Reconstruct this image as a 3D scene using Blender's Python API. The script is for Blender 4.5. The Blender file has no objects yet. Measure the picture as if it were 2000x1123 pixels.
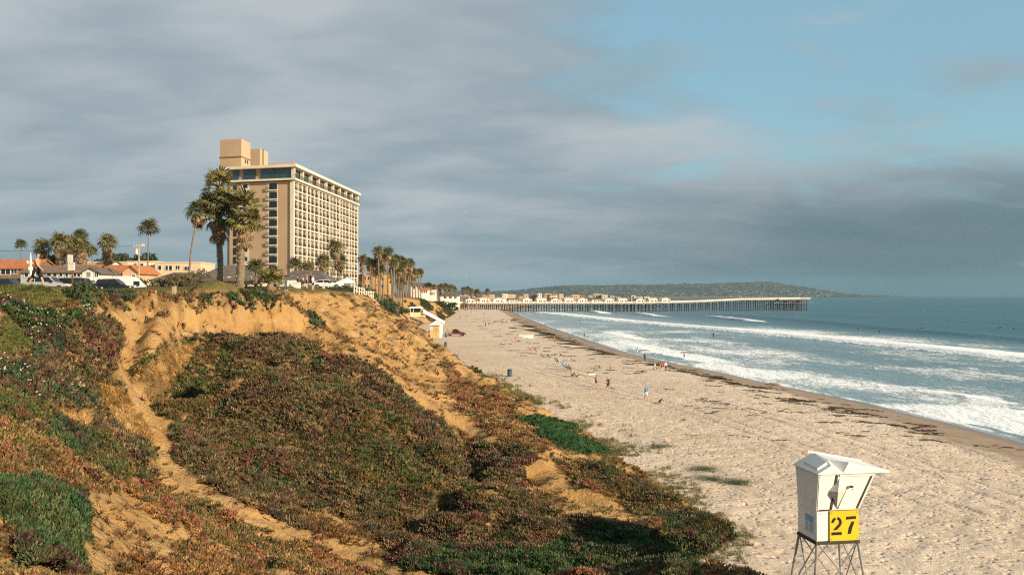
import bpy, bmesh, math, random
import numpy as np
from mathutils import Vector, Matrix, Euler

random.seed(7)
rng = np.random.default_rng(11)
sc = bpy.context.scene
col = sc.collection
R = math.radians

# ------------------------------------------------------------------ camera
FP = 1750.0          # focal length in photo pixels (2000 wide)
CZ = 13.5            # eye height over the sea
HY = 577.0           # horizon row
cam_d = bpy.data.cameras.new('camera')
cam = bpy.data.objects.new('camera', cam_d); col.objects.link(cam)
cam_d.sensor_width = 36.0; cam_d.lens = 36.0 * FP / 2000.0
cam_d.clip_start = 0.1; cam_d.clip_end = 90000
cam.location = (0, 0, CZ)
cam.rotation_euler = (R(90) + math.atan((HY - 561.5) / FP), 0, 0)
sc.camera = cam

# ------------------------------------------------------------------ light
SUN_EL, SUN_AZ = R(20.5), math.atan2(0.81, -0.585)      # azimuth measured from +Y towards +X
sun_dir = Vector((math.sin(SUN_AZ) * math.cos(SUN_EL), math.cos(SUN_AZ) * math.cos(SUN_EL), math.sin(SUN_EL)))
sd = bpy.data.lights.new('sun', 'SUN'); sd.energy = 5.0; sd.angle = R(0.6); sd.color = (1.0, 0.80, 0.56)
so = bpy.data.objects.new('sun', sd); col.objects.link(so)
so.rotation_euler = (-sun_dir).to_track_quat('-Z', 'Y').to_euler()
sc.view_settings.view_transform = 'Standard'; sc.view_settings.look = 'None'
sc.view_settings.gamma = 1.0; sc.view_settings.use_curve_mapping = False
sc.view_settings.exposure = 0.64
sc.render.engine = 'CYCLES'
sc.cycles.use_denoising = False
sc.cycles.filter_width = 1.2
sc.cycles.max_bounces = 6
sc.cycles.volume_bounces = 0


class N:
    """tiny node helper"""
    def __init__(s, tree): s.t = tree; s.n = tree.nodes; s.l = tree.links
    def put(s, sock, v):
        if v is None: return
        if isinstance(v, bpy.types.NodeSocket): s.l.new(v, sock)
        elif hasattr(v, '__len__') and sock.type == 'RGBA' and len(v) == 3: sock.default_value = (*v, 1)
        else: sock.default_value = v
    def math(s, op, a, b=None, c=None, clamp=False):
        n = s.n.new('ShaderNodeMath'); n.operation = op; n.use_clamp = clamp
        for i, v in enumerate((a, b, c)): s.put(n.inputs[i], v)
        return n.outputs[0]
    def vmath(s, op, a, b=None):
        n = s.n.new('ShaderNodeVectorMath'); n.operation = op
        for i, v in enumerate((a, b)): s.put(n.inputs[i], v)
        return n.outputs[0]
    def mapr(s, v, a, b, c=0.0, d=1.0, smooth=True):
        n = s.n.new('ShaderNodeMapRange'); n.interpolation_type = 'SMOOTHSTEP' if smooth else 'LINEAR'
        s.put(n.inputs[0], v); n.inputs[1].default_value = a; n.inputs[2].default_value = b
        n.inputs[3].default_value = c; n.inputs[4].default_value = d
        return n.outputs[0]
    def mix(s, f, a, b, mode='MIX'):
        n = s.n.new('ShaderNodeMix'); n.data_type = 'RGBA'; n.blend_type = mode
        s.put(n.inputs[0], f); s.put(n.inputs[6], a); s.put(n.inputs[7], b)
        return n.outputs[2]
    def noise(s, vec, scale, detail=4, rough=0.55, dist=0.0, kind=None):
        n = s.n.new('ShaderNodeTexNoise'); s.put(n.inputs['Vector'], vec)
        n.inputs['Scale'].default_value = scale; n.inputs['Detail'].default_value = detail
        n.inputs['Roughness'].default_value = rough; n.inputs['Distortion'].default_value = dist
        return n.outputs[0]
    def mapping(s, vec, scale=(1, 1, 1), rot=(0, 0, 0), loc=(0, 0, 0)):
        n = s.n.new('ShaderNodeMapping'); s.put(n.inputs[0], vec)
        n.inputs[1].default_value = loc; n.inputs[2].default_value = rot; n.inputs[3].default_value = scale
        return n.outputs[0]
    def attr(s, name, kind='GEOMETRY', out='Fac'):
        n = s.n.new('ShaderNodeAttribute'); n.attribute_name = name; n.attribute_type = kind
        return n.outputs[out]
    def bump(s, h, strength=0.5, dist=0.1, normal=None):
        n = s.n.new('ShaderNodeBump'); n.inputs['Strength'].default_value = strength
        n.inputs['Distance'].default_value = dist; s.put(n.inputs['Height'], h)
        if normal is not None: s.l.new(normal, n.inputs['Normal'])
        return n.outputs[0]
    def pos(s): return s.n.new('ShaderNodeNewGeometry').outputs['Position']
    def obj(s): return s.n.new('ShaderNodeTexCoord').outputs['Object']
    def xyz(s, v):
        n = s.n.new('ShaderNodeSeparateXYZ'); s.put(n.inputs[0], v); return n.outputs
    def comb(s, x, y, z):
        n = s.n.new('ShaderNodeCombineXYZ')
        for i, v in enumerate((x, y, z)): s.put(n.inputs[i], v)
        return n.outputs[0]


# ------------------------------------------------------------------ sky
wd = bpy.data.worlds.new('World'); sc.world = wd; wd.use_nodes = True
w = N(wd.node_tree); w.n.clear()
wo = w.n.new('ShaderNodeOutputWorld'); bg = w.n.new('ShaderNodeBackground'); bg.inputs[1].default_value = 0.1
w.l.new(bg.outputs[0], wo.inputs[0])
sky = w.n.new('ShaderNodeTexSky'); sky.sky_type = 'NISHITA'; sky.sun_disc = False
sky.sun_elevation = SUN_EL; sky.sun_rotation = SUN_AZ; sky.air_density = 1.0; sky.dust_density = 1.2; sky.ozone_density = 1.2
d = w.n.new('ShaderNodeTexCoord').outputs['Generated']
dx, dy, dz = w.xyz(d)
zc = w.math('MAXIMUM', dz, 0.0)
den = w.math('ADD', zc, 0.20)
qx = w.math('DIVIDE', dx, den); qy = w.math('DIVIDE', dy, den)
q = w.comb(qx, qy, 0.0)
qs = w.mapping(q, scale=(1.0, 1.25, 1), rot=(0, 0, R(-22)), loc=(0.4, 0.2, 0))
n1 = w.noise(qs, 1.5, 7, 0.52, 0.35)
n2 = w.noise(w.mapping(q, scale=(0.7, 1.0, 1), rot=(0, 0, R(-20)), loc=(3.1, 1.7, 0)), 1.6, 5, 0.48, 0.3)
n3 = w.noise(w.mapping(q, scale=(1.2, 1.9, 1), rot=(0, 0, R(-26)), loc=(8.3, 5.2, 0)), 2.6, 6, 0.52, 0.4)
west = w.mapr(dx, -0.10, 0.30)
high = w.mapr(dz, 0.065, 0.18)
low = w.mapr(dz, 0.20, 0.02)
clear = w.math('MULTIPLY', west, high)
cov = w.math('ADD', w.math('SUBTRACT', w.math('ADD', n1, 0.34), w.math('MULTIPLY', clear, 0.53)), w.math('MULTIPLY', w.math('SUBTRACT', n3, 0.5), 0.75))
covm = w.mapr(cov, 0.20, 0.70, 0.0, 0.97)
shade = w.mapr(w.math('ADD', w.math('MULTIPLY', n2, 0.7), w.math('MULTIPLY', n3, 0.3)), 0.36, 0.66)
cloud = w.mix(shade, (1.9, 2.38, 2.7), (3.3, 3.55, 3.72))
bank = w.math('MULTIPLY', w.mapr(dx, -0.12, 0.40), low)
cloud = w.mix(w.math('MULTIPLY', bank, 0.85), cloud, (0.36, 0.74, 0.95))
cloud = w.mix(w.math('MULTIPLY', w.mapr(dz, 0.10, 0.0), w.mapr(dx, 0.25, -0.5, 0.0, 0.8)), cloud, (1.7, 2.35, 2.6))
blue = w.mix(0.55, w.mix(1.0, sky.outputs[0], (0.9, 1.12, 1.10), 'MULTIPLY'), (1.9, 3.3, 3.9))
w.l.new(w.mix(covm, blue, cloud), bg.inputs[0])

# ------------------------------------------------------------------ geometry helpers
def W(px, py, Y):
    return ((px - 1000.0) / FP * Y, Y, CZ - (py - HY) / FP * Y)

def link(o, parent=None):
    col.objects.link(o)
    if parent is not None: o.parent = parent
    return o

def tag(o, label=None, cat=None, group=None, kind=None):
    if label: o['label'] = label
    if cat: o['category'] = cat
    if group: o['group'] = group
    if kind: o['kind'] = kind
    return o

def thing(name, label, cat, loc=(0, 0, 0), rz=0.0, group=None):
    o = bpy.data.objects.new(name, None); o.empty_display_size = 0.3
    link(o); o.location = loc; o.rotation_euler = (0, 0, rz)
    return tag(o, label, cat, group)

def put(name, me, parent=None, loc=(0, 0, 0), rot=(0, 0, 0), scale=(1, 1, 1), mat=None):
    o = bpy.data.objects.new(name, me); link(o, parent)
    o.location = loc; o.rotation_euler = rot; o.scale = scale
    if mat is not None:
        o.material_slots[0].link = 'OBJECT'; o.material_slots[0].material = mat
    return o

def copy_tree(o, parent=None):
    c = o.copy(); col.objects.link(c); c.parent = parent
    for ch in o.children: copy_tree(ch, c)
    return c

class MB:
    """collects polygons, builds one mesh"""
    def __init__(s): s.v = []; s.f = []; s.m = []
    def add(s, vs, fs, m=0):
        k = len(s.v); s.v += [tuple(p) for p in vs]
        s.f += [tuple(i + k for i in f) for f in fs]; s.m += [m] * len(fs); return s
    def box(s, x0, x1, y0, y1, z0, z1, m=0):
        return s.add([(x0, y0, z0), (x1, y0, z0), (x1, y1, z0), (x0, y1, z0), (x0, y0, z1), (x1, y0, z1), (x1, y1, z1), (x0, y1, z1)],
                     [(0, 3, 2, 1), (4, 5, 6, 7), (0, 1, 5, 4), (1, 2, 6, 5), (2, 3, 7, 6), (3, 0, 4, 7)], m)
    def hexa(s, p, m=0):
        return s.add(p, [(0, 3, 2, 1), (4, 5, 6, 7), (0, 1, 5, 4), (1, 2, 6, 5), (2, 3, 7, 6), (3, 0, 4, 7)], m)
    def poly(s, pts, m=0): return s.add(pts, [tuple(range(len(pts)))], m)
    def prism(s, pts, off, m=0):
        n = len(pts); o = Vector(off)
        a = [Vector(p) for p in pts]; b = [p + o for p in a]
        return s.add(a + b, [tuple(range(n - 1, -1, -1)), tuple(range(n, 2 * n))] + [(i, (i + 1) % n, n + (i + 1) % n, n + i) for i in range(n)], m)
    def tube(s, pts, rad, n=6, m=0, cap=True):
        pts = [Vector(p) for p in pts]
        if not hasattr(rad, '__len__'): rad = [rad] * len(pts)
        k = len(s.v); ref = None
        for i, p in enumerate(pts):
            t = (pts[min(i + 1, len(pts) - 1)] - pts[max(i - 1, 0)]).normalized()
            if ref is None: ref = Vector((1, 0, 0)) if abs(t.x) < 0.8 else Vector((0, 1, 0))
            a = t.cross(ref).normalized(); b = t.cross(a)
            for j in range(n):
                an = 2 * math.pi * j / n
                s.v.append(tuple(p + (a * math.cos(an) + b * math.sin(an)) * rad[i]))
        for i in range(len(pts) - 1):
            for j in range(n):
                s.f.append((k + i * n + j, k + i * n + (j + 1) % n, k + (i + 1) * n + (j + 1) % n, k + (i + 1) * n + j)); s.m.append(m)
        if cap:
            s.f.append(tuple(k + j for j in range(n - 1, -1, -1))); s.m.append(m)
            e = k + (len(pts) - 1) * n
            s.f.append(tuple(e + j for j in range(n))); s.m.append(m)
        return s
    def bar(s, a, b, r, n=4, m=0): return s.tube([a, b], r, n, m)
    def ball(s, c, r, nu=8, nv=6, m=0):
        if not hasattr(r, '__len__'): r = (r, r, r)
        k = len(s.v)
        for i in range(nv + 1):
            t = math.pi * i / nv
            for j in range(nu):
                a = 2 * math.pi * j / nu
                s.v.append((c[0] + r[0] * math.sin(t) * math.cos(a), c[1] + r[1] * math.sin(t) * math.sin(a), c[2] + r[2] * math.cos(t)))
        for i in range(nv):
            for j in range(nu):
                s.f.append((k + i * nu + j, k + (i + 1) * nu + j, k + (i + 1) * nu + (j + 1) % nu, k + i * nu + (j + 1) % nu)); s.m.append(m)
        return s
    def lathe(s, prof, n=12, m=0, c=(0, 0, 0)):
        k = len(s.v)
        for r, z in prof:
            for j in range(n):
                a = 2 * math.pi * j / n; s.v.append((c[0] + r * math.cos(a), c[1] + r * math.sin(a), c[2] + z))
        for i in range(len(prof) - 1):
            for j in range(n):
                s.f.append((k + i * n + j, k + i * n + (j + 1) % n, k + (i + 1) * n + (j + 1) % n, k + (i + 1) * n + j)); s.m.append(m)
        return s
    def mesh(s, name, mats=(), smooth=False):
        me = bpy.data.meshes.new(name); me.from_pydata(s.v, [], s.f)
        for m in mats: me.materials.append(m)
        if any(s.m): me.polygons.foreach_set('material_index', s.m)
        if smooth: me.shade_smooth()
        me.update(); return me
    def build(s, name, mat=None, parent=None, loc=(0, 0, 0), rot=(0, 0, 0), smooth=False, bevel=0.0):
        mats = mat if isinstance(mat, (list, tuple)) else ([mat] if mat else [])
        me = s.mesh(name, mats, smooth)
        if bevel > 0:
            bm = bmesh.new(); bm.from_mesh(me)
            bmesh.ops.remove_doubles(bm, verts=bm.verts, dist=1e-5)
            bmesh.ops.recalc_face_normals(bm, faces=bm.faces)
            bmesh.ops.bevel(bm, geom=[e for e in bm.edges if e.is_manifold and e.calc_face_angle(0) > 0.4], offset=bevel, segments=2, affect='EDGES', clamp_overlap=True)
            bm.to_mesh(me); bm.free()
        return put(name, me, parent, loc, rot)

# ------------------------------------------------------------------ materials
MATS = {}
def mat(name, c, rough=0.75, var=0.18, scale=3.0, metal=0.0, bump=0.0, spec=0.3, dirt=None, obj=True, c2=None, stretch=(1, 1, 1)):
    """procedural paint / cloth / wood: noise-varied colour with optional relief and streaks"""
    if name in MATS: return MATS[name]
    m = bpy.data.materials.new(name); m.use_nodes = True
    k = N(m.node_tree); b = k.n['Principled BSDF']
    p = k.mapping(k.obj() if obj else k.pos(), scale=stretch)
    n1 = k.noise(p, scale, 5, 0.6)
    lo = tuple(x * (1 - var) for x in c); hi = tuple(min(1, x * (1 + var * 0.8)) for x in c)
    if c2: hi = c2
    colr = k.mix(k.mapr(n1, 0.3, 0.7), lo, hi)
    if dirt:
        n2 = k.noise(k.mapping(k.obj(), scale=(1, 1, 0.25)), scale * 0.7, 6, 0.65)
        colr = k.mix(k.mapr(n2, 0.5, 0.75, 0, 0.7), colr, dirt)
    k.put(b.inputs['Base Color'], colr)
    k.put(b.inputs['Roughness'], k.mapr(n1, 0.2, 0.8, max(0.02, rough - 0.08), min(1, rough + 0.08)))
    b.inputs['Metallic'].default_value = metal; b.inputs['Specular IOR Level'].default_value = spec
    if bump: k.l.new(k.bump(k.noise(p, scale * 4, 4), 0.6, bump), b.inputs['Normal'])
    MATS[name] = m; return m

def glass_mat(name, c=(0.012, 0.018, 0.022), rough=0.08):
    if name in MATS: return MATS[name]
    m = mat(name, c, rough, 0.3, 0.6, spec=0.6); return m

# ------------------------------------------------------------------ numpy noise
_perm = rng.random((256, 256))
def vnoise(x, y):
    xi = np.floor(x).astype(np.int64); yi = np.floor(y).astype(np.int64)
    fx = x - xi; fy = y - yi
    fx = fx * fx * (3 - 2 * fx); fy = fy * fy * (3 - 2 * fy)
    g = lambda a, b: _perm[a & 255, b & 255]
    return (g(xi, yi) * (1 - fx) + g(xi + 1, yi) * fx) * (1 - fy) + (g(xi, yi + 1) * (1 - fx) + g(xi + 1, yi + 1) * fx) * fy
def fbm(x, y, o=4, gain=0.5):
    a, s, t = 1.0, 0.0, 0.0
    for i in range(o):
        s = s + a * (vnoise(x * 2 ** i + 17.3 * i, y * 2 ** i + 5.1 * i) - 0.5); t += a; a *= gain
    return s / t
def sstep(a, b, x):
    t = np.clip((np.asarray(x, float) - a) / (b - a), 0, 1); return t * t * (3 - 2 * t)

# ------------------------------------------------------------------ the lie of the land
_XS = np.array([(-4000, 60), (-200, 54), (0, 50), (60, 48), (84, 48), (112, 44.8), (138, 39.6), (160, 36.5), (175, 33.0), (209, 27.6), (285, 22.8), (375, 17.1), (492, 11.3), (650, 4.5), (760, 1.0), (1100, 30), (1700, 120), (3000, 377), (5200, 900), (7600, 1900), (9500, 3400), (60000, 30000)], float)
_XT = np.array([(-4000, 24), (0, 26), (20, 25), (26, 18), (29, 9), (31, 6.0), (36, 6.2), (38.5, 7.6), (41, 10.4), (49, 8.4), (65, 6.6), (98, -0.2), (141, -11.3), (190, -24), (249, -31), (290, -36), (330, -36), (405, -31), (560, -36), (719, -44), (1100, -40), (3000, 300), (60000, 29000)], float)
_XE = np.array([(100, -19), (112, -20), (140, -24), (200, -35), (277, -45), (330, -46), (400, -42), (550, -42), (740, -54), (1100, -60), (60000, 28000)], float)
_ZT = np.array([(0, 14.2), (110, 14.3), (200, 14.5), (280, 14.8), (350, 13.6), (450, 10.6), (560, 9.0), (740, 7.2), (900, 4.5), (60000, 4.5)], float)
Xs = lambda Y: np.interp(Y, _XS[:, 0], _XS[:, 1])
Xt = lambda Y: np.interp(Y, _XT[:, 0], _XT[:, 1])
Xe = lambda Y: np.interp(Y, _XE[:, 0], _XE[:, 1])
Zt = lambda Y: np.interp(Y, _ZT[:, 0], _ZT[:, 1])

def zbeach(X, Y):
    s = Xs(Y) - np.asarray(X, float)
    return np.where(s > 0, 2.45 * (1 - np.exp(-np.maximum(s, 0) / 13.0)), np.maximum(0.07 * s, -4.0))

PIX = [  # photo point, estimated distance
 (0,562,46),(70,559,46.5),(150,562,50),(200,563,54),(300,564,58),(400,563,66),(500,563.5,80),(600,566,96),(660,569,108),(690,579,112),
 (0,590,43),(100,600,45),(200,600,51),(0,612,41.5),(100,628,43),(180,640,45),(50,650,39),(0,660,37),(200,700,46),(150,700,42),(100,700,39),(30,700,35),
 (0,750,31),(100,760,34.5),(180,760,41),(60,800,30),(150,830,33),(0,830,25),(250,830,39.5),(200,880,34),(280,900,36.5),
 (0,900,20),(100,930,21.5),(200,940,26),(300,960,32),(0,1000,15.5),(100,1000,18),(200,1000,22),(300,1030,25.5),(400,1050,28.3),(500,1060,31),
 (0,1123,11.5),(100,1123,13.5),(200,1123,16.5),(300,1123,19.5),(400,1123,22.7),(600,1123,28.5),(700,1123,31),
 (800,1110,33),(1100,1123,33.5),(500,1010,34),(400,960,36),(330,850,41),(240,720,50),(600,1050,34.5),
 (340,824,44),(450,755,48),(600,690,54),(700,705,56.5),(780,770,54),(850,840,51),(900,930,46.5),(600,800,48.5),(500,850,44.5),(400,870,42.5),(450,950,38.5),(600,950,39.8),(750,900,45.5),(800,1000,40.5),(650,1050,36),(900,1040,38.5),(850,1090,34.8),
 (450,772,52.2),(345,834,47.4),(585,708,58),(440,738,55),(530,728,55),(340,700,53),(500,690,57.5),(300,720,51.5),(450,662,60),(560,662,62),
 (300,625,56),(340,608,60),(430,612,64),(520,618,68),(590,622,71),(330,650,57.3),(400,651,61.2),(470,651,65),(590,646,69.5),
 (340,600,64),(340,585,70),(430,590,75),(530,590,82),(600,600,85),(560,615,76),(260,640,54),(250,680,52),(250,610,58),(200,608,54),
 (620,600,90),(680,620,92),(650,650,78),(700,660,80),(740,640,98),(760,660,95),(800,702,92),(700,690,66),(740,720,64),(830,752,76),(850,736,92),(900,760,81),(940,790,72),
 (1000,800,74),(1100,850,64),(950,850,56),(870,760,69),(1060,870,55),(1150,900,53.5),(1250,960,47),(1350,1010,43),(1300,1060,38.5),(1100,950,46),(1150,1000,42.5),
 (1250,1010,42),(1060,900,49.5),(1000,880,51),(880,800,58),(760,700,72),(960,960,44.5),(1000,985,43.2)]
pts = [W(*p) for p in PIX]
pts += [(0,0,11.8),(18,27,3.0),(20,20,5.0),(16,16,7.0),(8,8,10.0),(14.2,27.5,3.4),(12,25,4.2),(8,18,6.6),(4,12,9.0),(0,12,9.1),(-4,12,9.3),
        (25,12,8),(6,26,5.4),(-10,5,11),(-30,20,12.5),(-40,10,13),(-20,2,11.8),
        (-45,46,13.9),(-60,46,13.9),(-60,70,14.0),(-45,65,14.0),(-40,80,14.2),(-60,100,14.3),(-35,100,14.3),(-27,88,14.2),(-30,110,14.3),(-45,120,14.3),(-60,120,14.3),(-60,20,13.2),(-30,50,13.9),(-34,58,14.0),(-23,88,14.35),(-22.5,93,14.4),(-25,98,14.4),(-21,100,14.3),(6,30,2.5),(8,32,2.3),(4,32,2.6),(10,28,2.8)]
pts = np.array(pts, float)
def _phi(d2): return np.sqrt(d2 + 1.6 ** 2)
def _solve():
    n = len(pts); A = np.zeros((n + 3, n + 3))
    d2 = ((pts[:, None, :2] - pts[None, :, :2]) ** 2).sum(-1)
    A[:n, :n] = _phi(d2) + np.eye(n) * -0.15
    A[:n, n] = 1; A[:n, n + 1:] = pts[:, :2]; A[n:, :n] = A[:n, n:].T
    b = np.zeros(n + 3); b[:n] = pts[:, 2]
    return np.linalg.solve(A, b)
_wt = _solve()
def rbf(X, Y):
    X = np.asarray(X, float).ravel(); Y = np.asarray(Y, float).ravel(); out = np.empty(len(X))
    for i in range(0, len(X), 20000):
        x = X[i:i + 20000]; y = Y[i:i + 20000]
        d2 = (x[:, None] - pts[None, :, 0]) ** 2 + (y[:, None] - pts[None, :, 1]) ** 2
        out[i:i + 20000] = _phi(d2) @ _wt[:-3] + _wt[-3] + _wt[-2] * x + _wt[-1] * y
    return out

def zbluff(X, Y, detail=True):
    X = np.asarray(X, float); Y = np.asarray(Y, float); shp = X.shape
    X = X.ravel(); Y = Y.ravel()
    # beyond the first spur: a cross-section swept along the coast
    e, t = Xe(Y), Xt(Y); zb = zbeach(X, Y); ztop = Zt(Y)
    wob = fbm(Y / 22.0, X / 60.0 + 3, 3) * 9.0
    u = np.clip((X - (e + wob * 0.5)) / np.maximum(t - e, 4.0), 0, 1)
    prof = np.where(u < 1, 1 - (0.55 * u + 0.45 * sstep(0, 1, u)), 0)
    far = zb + (ztop - zb) * prof
    gul = np.abs(fbm(Y / 9.0, X / 9.0 + 9, 4)) * 2.2 * np.sin(np.pi * np.clip(u, 0, 1))
    far = far - gul * (1 if detail else 0)
    m = Y < 124
    z = far.copy()
    if m.any():
        nr = np.zeros_like(far); nr[m] = rbf(X[m], Y[m])
        nr = np.where((X < -10) & (Y > 45), np.minimum(nr, 13.50 + 0.0100 * Y), nr)
        b = sstep(104, 122, Y); z = np.where(m, nr * (1 - b) + far * b, far)
    z = z - 0.75 * sstep(-33, -43, X) * sstep(62, 80, Y) * sstep(300, 220, Y)
    k = np.where(Y < 33, 2.2, 0.85)
    cap = zb + k * (t - 0.1 - X) + fbm(X / 2.1, Y / 2.1, 3) * 0.9
    z = np.minimum(z, cap)
    if detail:
        # a bulging overgrown mound, the hollow behind it, the gully to its right and smaller knolls
        z = z + 1.5 * np.exp(-(((X + 9.5) / 5.0) ** 2 + ((Y - 46.5) / 4.2) ** 2))
        def seg(ax, ay, bx, by):
            q = np.clip(((X - ax) * (bx - ax) + (Y - ay) * (by - ay)) / ((bx - ax) ** 2 + (by - ay) ** 2), 0, 1)
            return np.hypot(X - ax - q * (bx - ax), Y - ay - q * (by - ay))
        z = z - 1.6 * np.exp(-(seg(-17.6, 46.8, -12.8, 57.5) / 1.2) ** 2) + 0.55 * np.exp(-(seg(-16.3, 44.0, -12.0, 54.5) / 1.1) ** 2)
        z = z + 1.25 * np.exp(-(seg(-21.9, 57.2, -20.3, 50.2) / 0.85) ** 2)
        z = z - 1.0 * np.exp(-(seg(-3.6, 58, -2.0, 46.5) / 1.0) ** 2)
        z = z - 0.7 * np.exp(-(seg(-2.6, 43.5, -4.5, 39) / 0.9) ** 2)
        z = z + 0.8 * np.exp(-(((X + 0.3) / 2.2) ** 2 + ((Y - 42.5) / 1.8) ** 2)) + 0.7 * np.exp(-(((X - 0.6) / 1.8) ** 2 + ((Y - 50) / 1.8) ** 2))
        z = z + 0.8 * np.exp(-(((X + 21.3) / 2.0) ** 2 + ((Y - 45.5) / 2.4) ** 2))
        trail = np.full(X.shape, 9.0); tw = [W(*q)[:2] for q in ((285,620,57),(250,680,52),(240,720,50),(275,790,45),(322,850,41.5),(316,905,38),(350,935,37),(410,968,35.7),(500,1012,34),(640,1062,34),(760,1108,33.2))]
        for (ax, ay), (bx, by) in zip(tw[:-1], tw[1:]): trail = np.minimum(trail, seg(ax, ay, bx, by))
        top = sstep(13.6, 14.1, z)
        z = z - 0.45 * np.exp(-(trail / 0.75) ** 2) * (1 - top)
        z = z + (1 - top) * (Y < 124) * 2.0 * (0.10 - np.abs(fbm(X / 2.9 + 7, Y / 2.9 + 3, 3)))
        z = z + (1 - top * 0.9) * (fbm(X / 5.0, Y / 5.0, 4) * 1.3 + fbm(X / 1.7 + 40, Y / 1.7, 3) * 0.6)
        # rain-cut runnels in the pale lip and on the bare spur
        dl = ((Y - 59.6) - 1.83 * (X + 22.6)) / 2.085 + fbm(X / 2.2, Y / 2.2, 3) * 0.9
        al = (X + 1.83 * Y) / 2.085
        win = sstep(-24.4, -22.8, X) * sstep(-15.6, -17.5, X) * sstep(54.5, 57.5, Y)
        rill = np.abs(np.sin(al * 2.5 + 1.3 * np.sin(al * 1.3) + fbm(X / 0.7, Y / 0.7, 2) * 3.5))
        z = z + win * (1.3 * sstep(-0.5, 0.25, dl) * np.exp(-np.maximum(dl, 0) / 4.0) - 0.55 * np.exp(-np.maximum(-dl - 0.6, 0) / 1.6) * (dl < 0.1))
        z = z - win * 1.5 * rill * np.exp(-((dl + 0.9) / 1.5) ** 2)
        spur = sstep(66, 80, Y) * sstep(118, 100, Y) * sstep(-26, -18, X) * sstep(2, -4, X)
        z = z - spur * np.abs(fbm((X + Y * 0.35) / 2.6, Y / 9.0, 3)) * 3.4
    # unseen ridge on the viewer's side, added and shaped to shadow the foreground slope
    ux, uy = 14 / 29.1, 25.5 / 29.1; al = np.clip((X - 6) * ux + (Y - 2) * uy, 0, 26.0)
    dd = np.hypot(X - 6 - al * ux, Y - 2 - al * uy)
    hh = np.interp(al, [0, 18, 23, 26], [11.4, 10.2, 8.6, 7.6])
    z = np.where(dd < 3.2, np.maximum(z, zb + (hh - zb) * (1 - sstep(0.9, 3.2, dd)) + 0.4 * fbm(X, Y, 3)), z)
    return z.reshape(shp)

def gz(X, Y):
    a = np.array([X], float); b = np.array([Y], float)
    return float(max(zbluff(a, b)[0], zbeach(a, b)[0]))
def on_beach(px, py):
    """where the sight line through a photo point meets the sand (or the sea)"""
    Y = 1750 * 11.0 / (py - HY)
    for _ in range(25):
        X = (px - 1000) / FP * Y
        z = max(float(zbeach(np.array([X]), np.array([Y]))[0]), 0.0)
        Y = 0.5 * Y + 0.5 * FP * (CZ - z) / (py - HY)
    X = (px - 1000) / FP * Y
    return X, Y, max(float(zbeach(np.array([X]), np.array([Y]))[0]), 0.0)

# ================================================================== THE SETTING
def grid_mesh(name, xs2d, ys2d, zs2d):
    nr, nc = xs2d.shape
    me = bpy.data.meshes.new(name)
    co = np.stack([xs2d, ys2d, zs2d], -1).reshape(-1, 3)
    idx = np.arange(nr * nc).reshape(nr, nc)
    f = np.stack([idx[:-1, :-1], idx[:-1, 1:], idx[1:, 1:], idx[1:, :-1]], -1).reshape(-1, 4)
    me.vertices.add(len(co)); me.vertices.foreach_set('co', co.astype(np.float32).ravel())
    me.loops.add(f.size); me.loops.foreach_set('vertex_index', f.astype(np.int32).ravel())
    me.polygons.add(len(f)); me.polygons.foreach_set('loop_start', np.arange(0, f.size, 4, dtype=np.int32))
    me.update(calc_edges=True); me.shade_smooth()
    return me
def fattr(me, name, arr):
    a = me.attributes.new(name, 'FLOAT', 'POINT'); a.data.foreach_set('value', np.asarray(arr, np.float32).ravel())

def spaced(a, b, d0, growth):
    out = [a]; d = d0
    while out[-1] < b: out.append(out[-1] + d); d *= growth
    return np.array(out)

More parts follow.
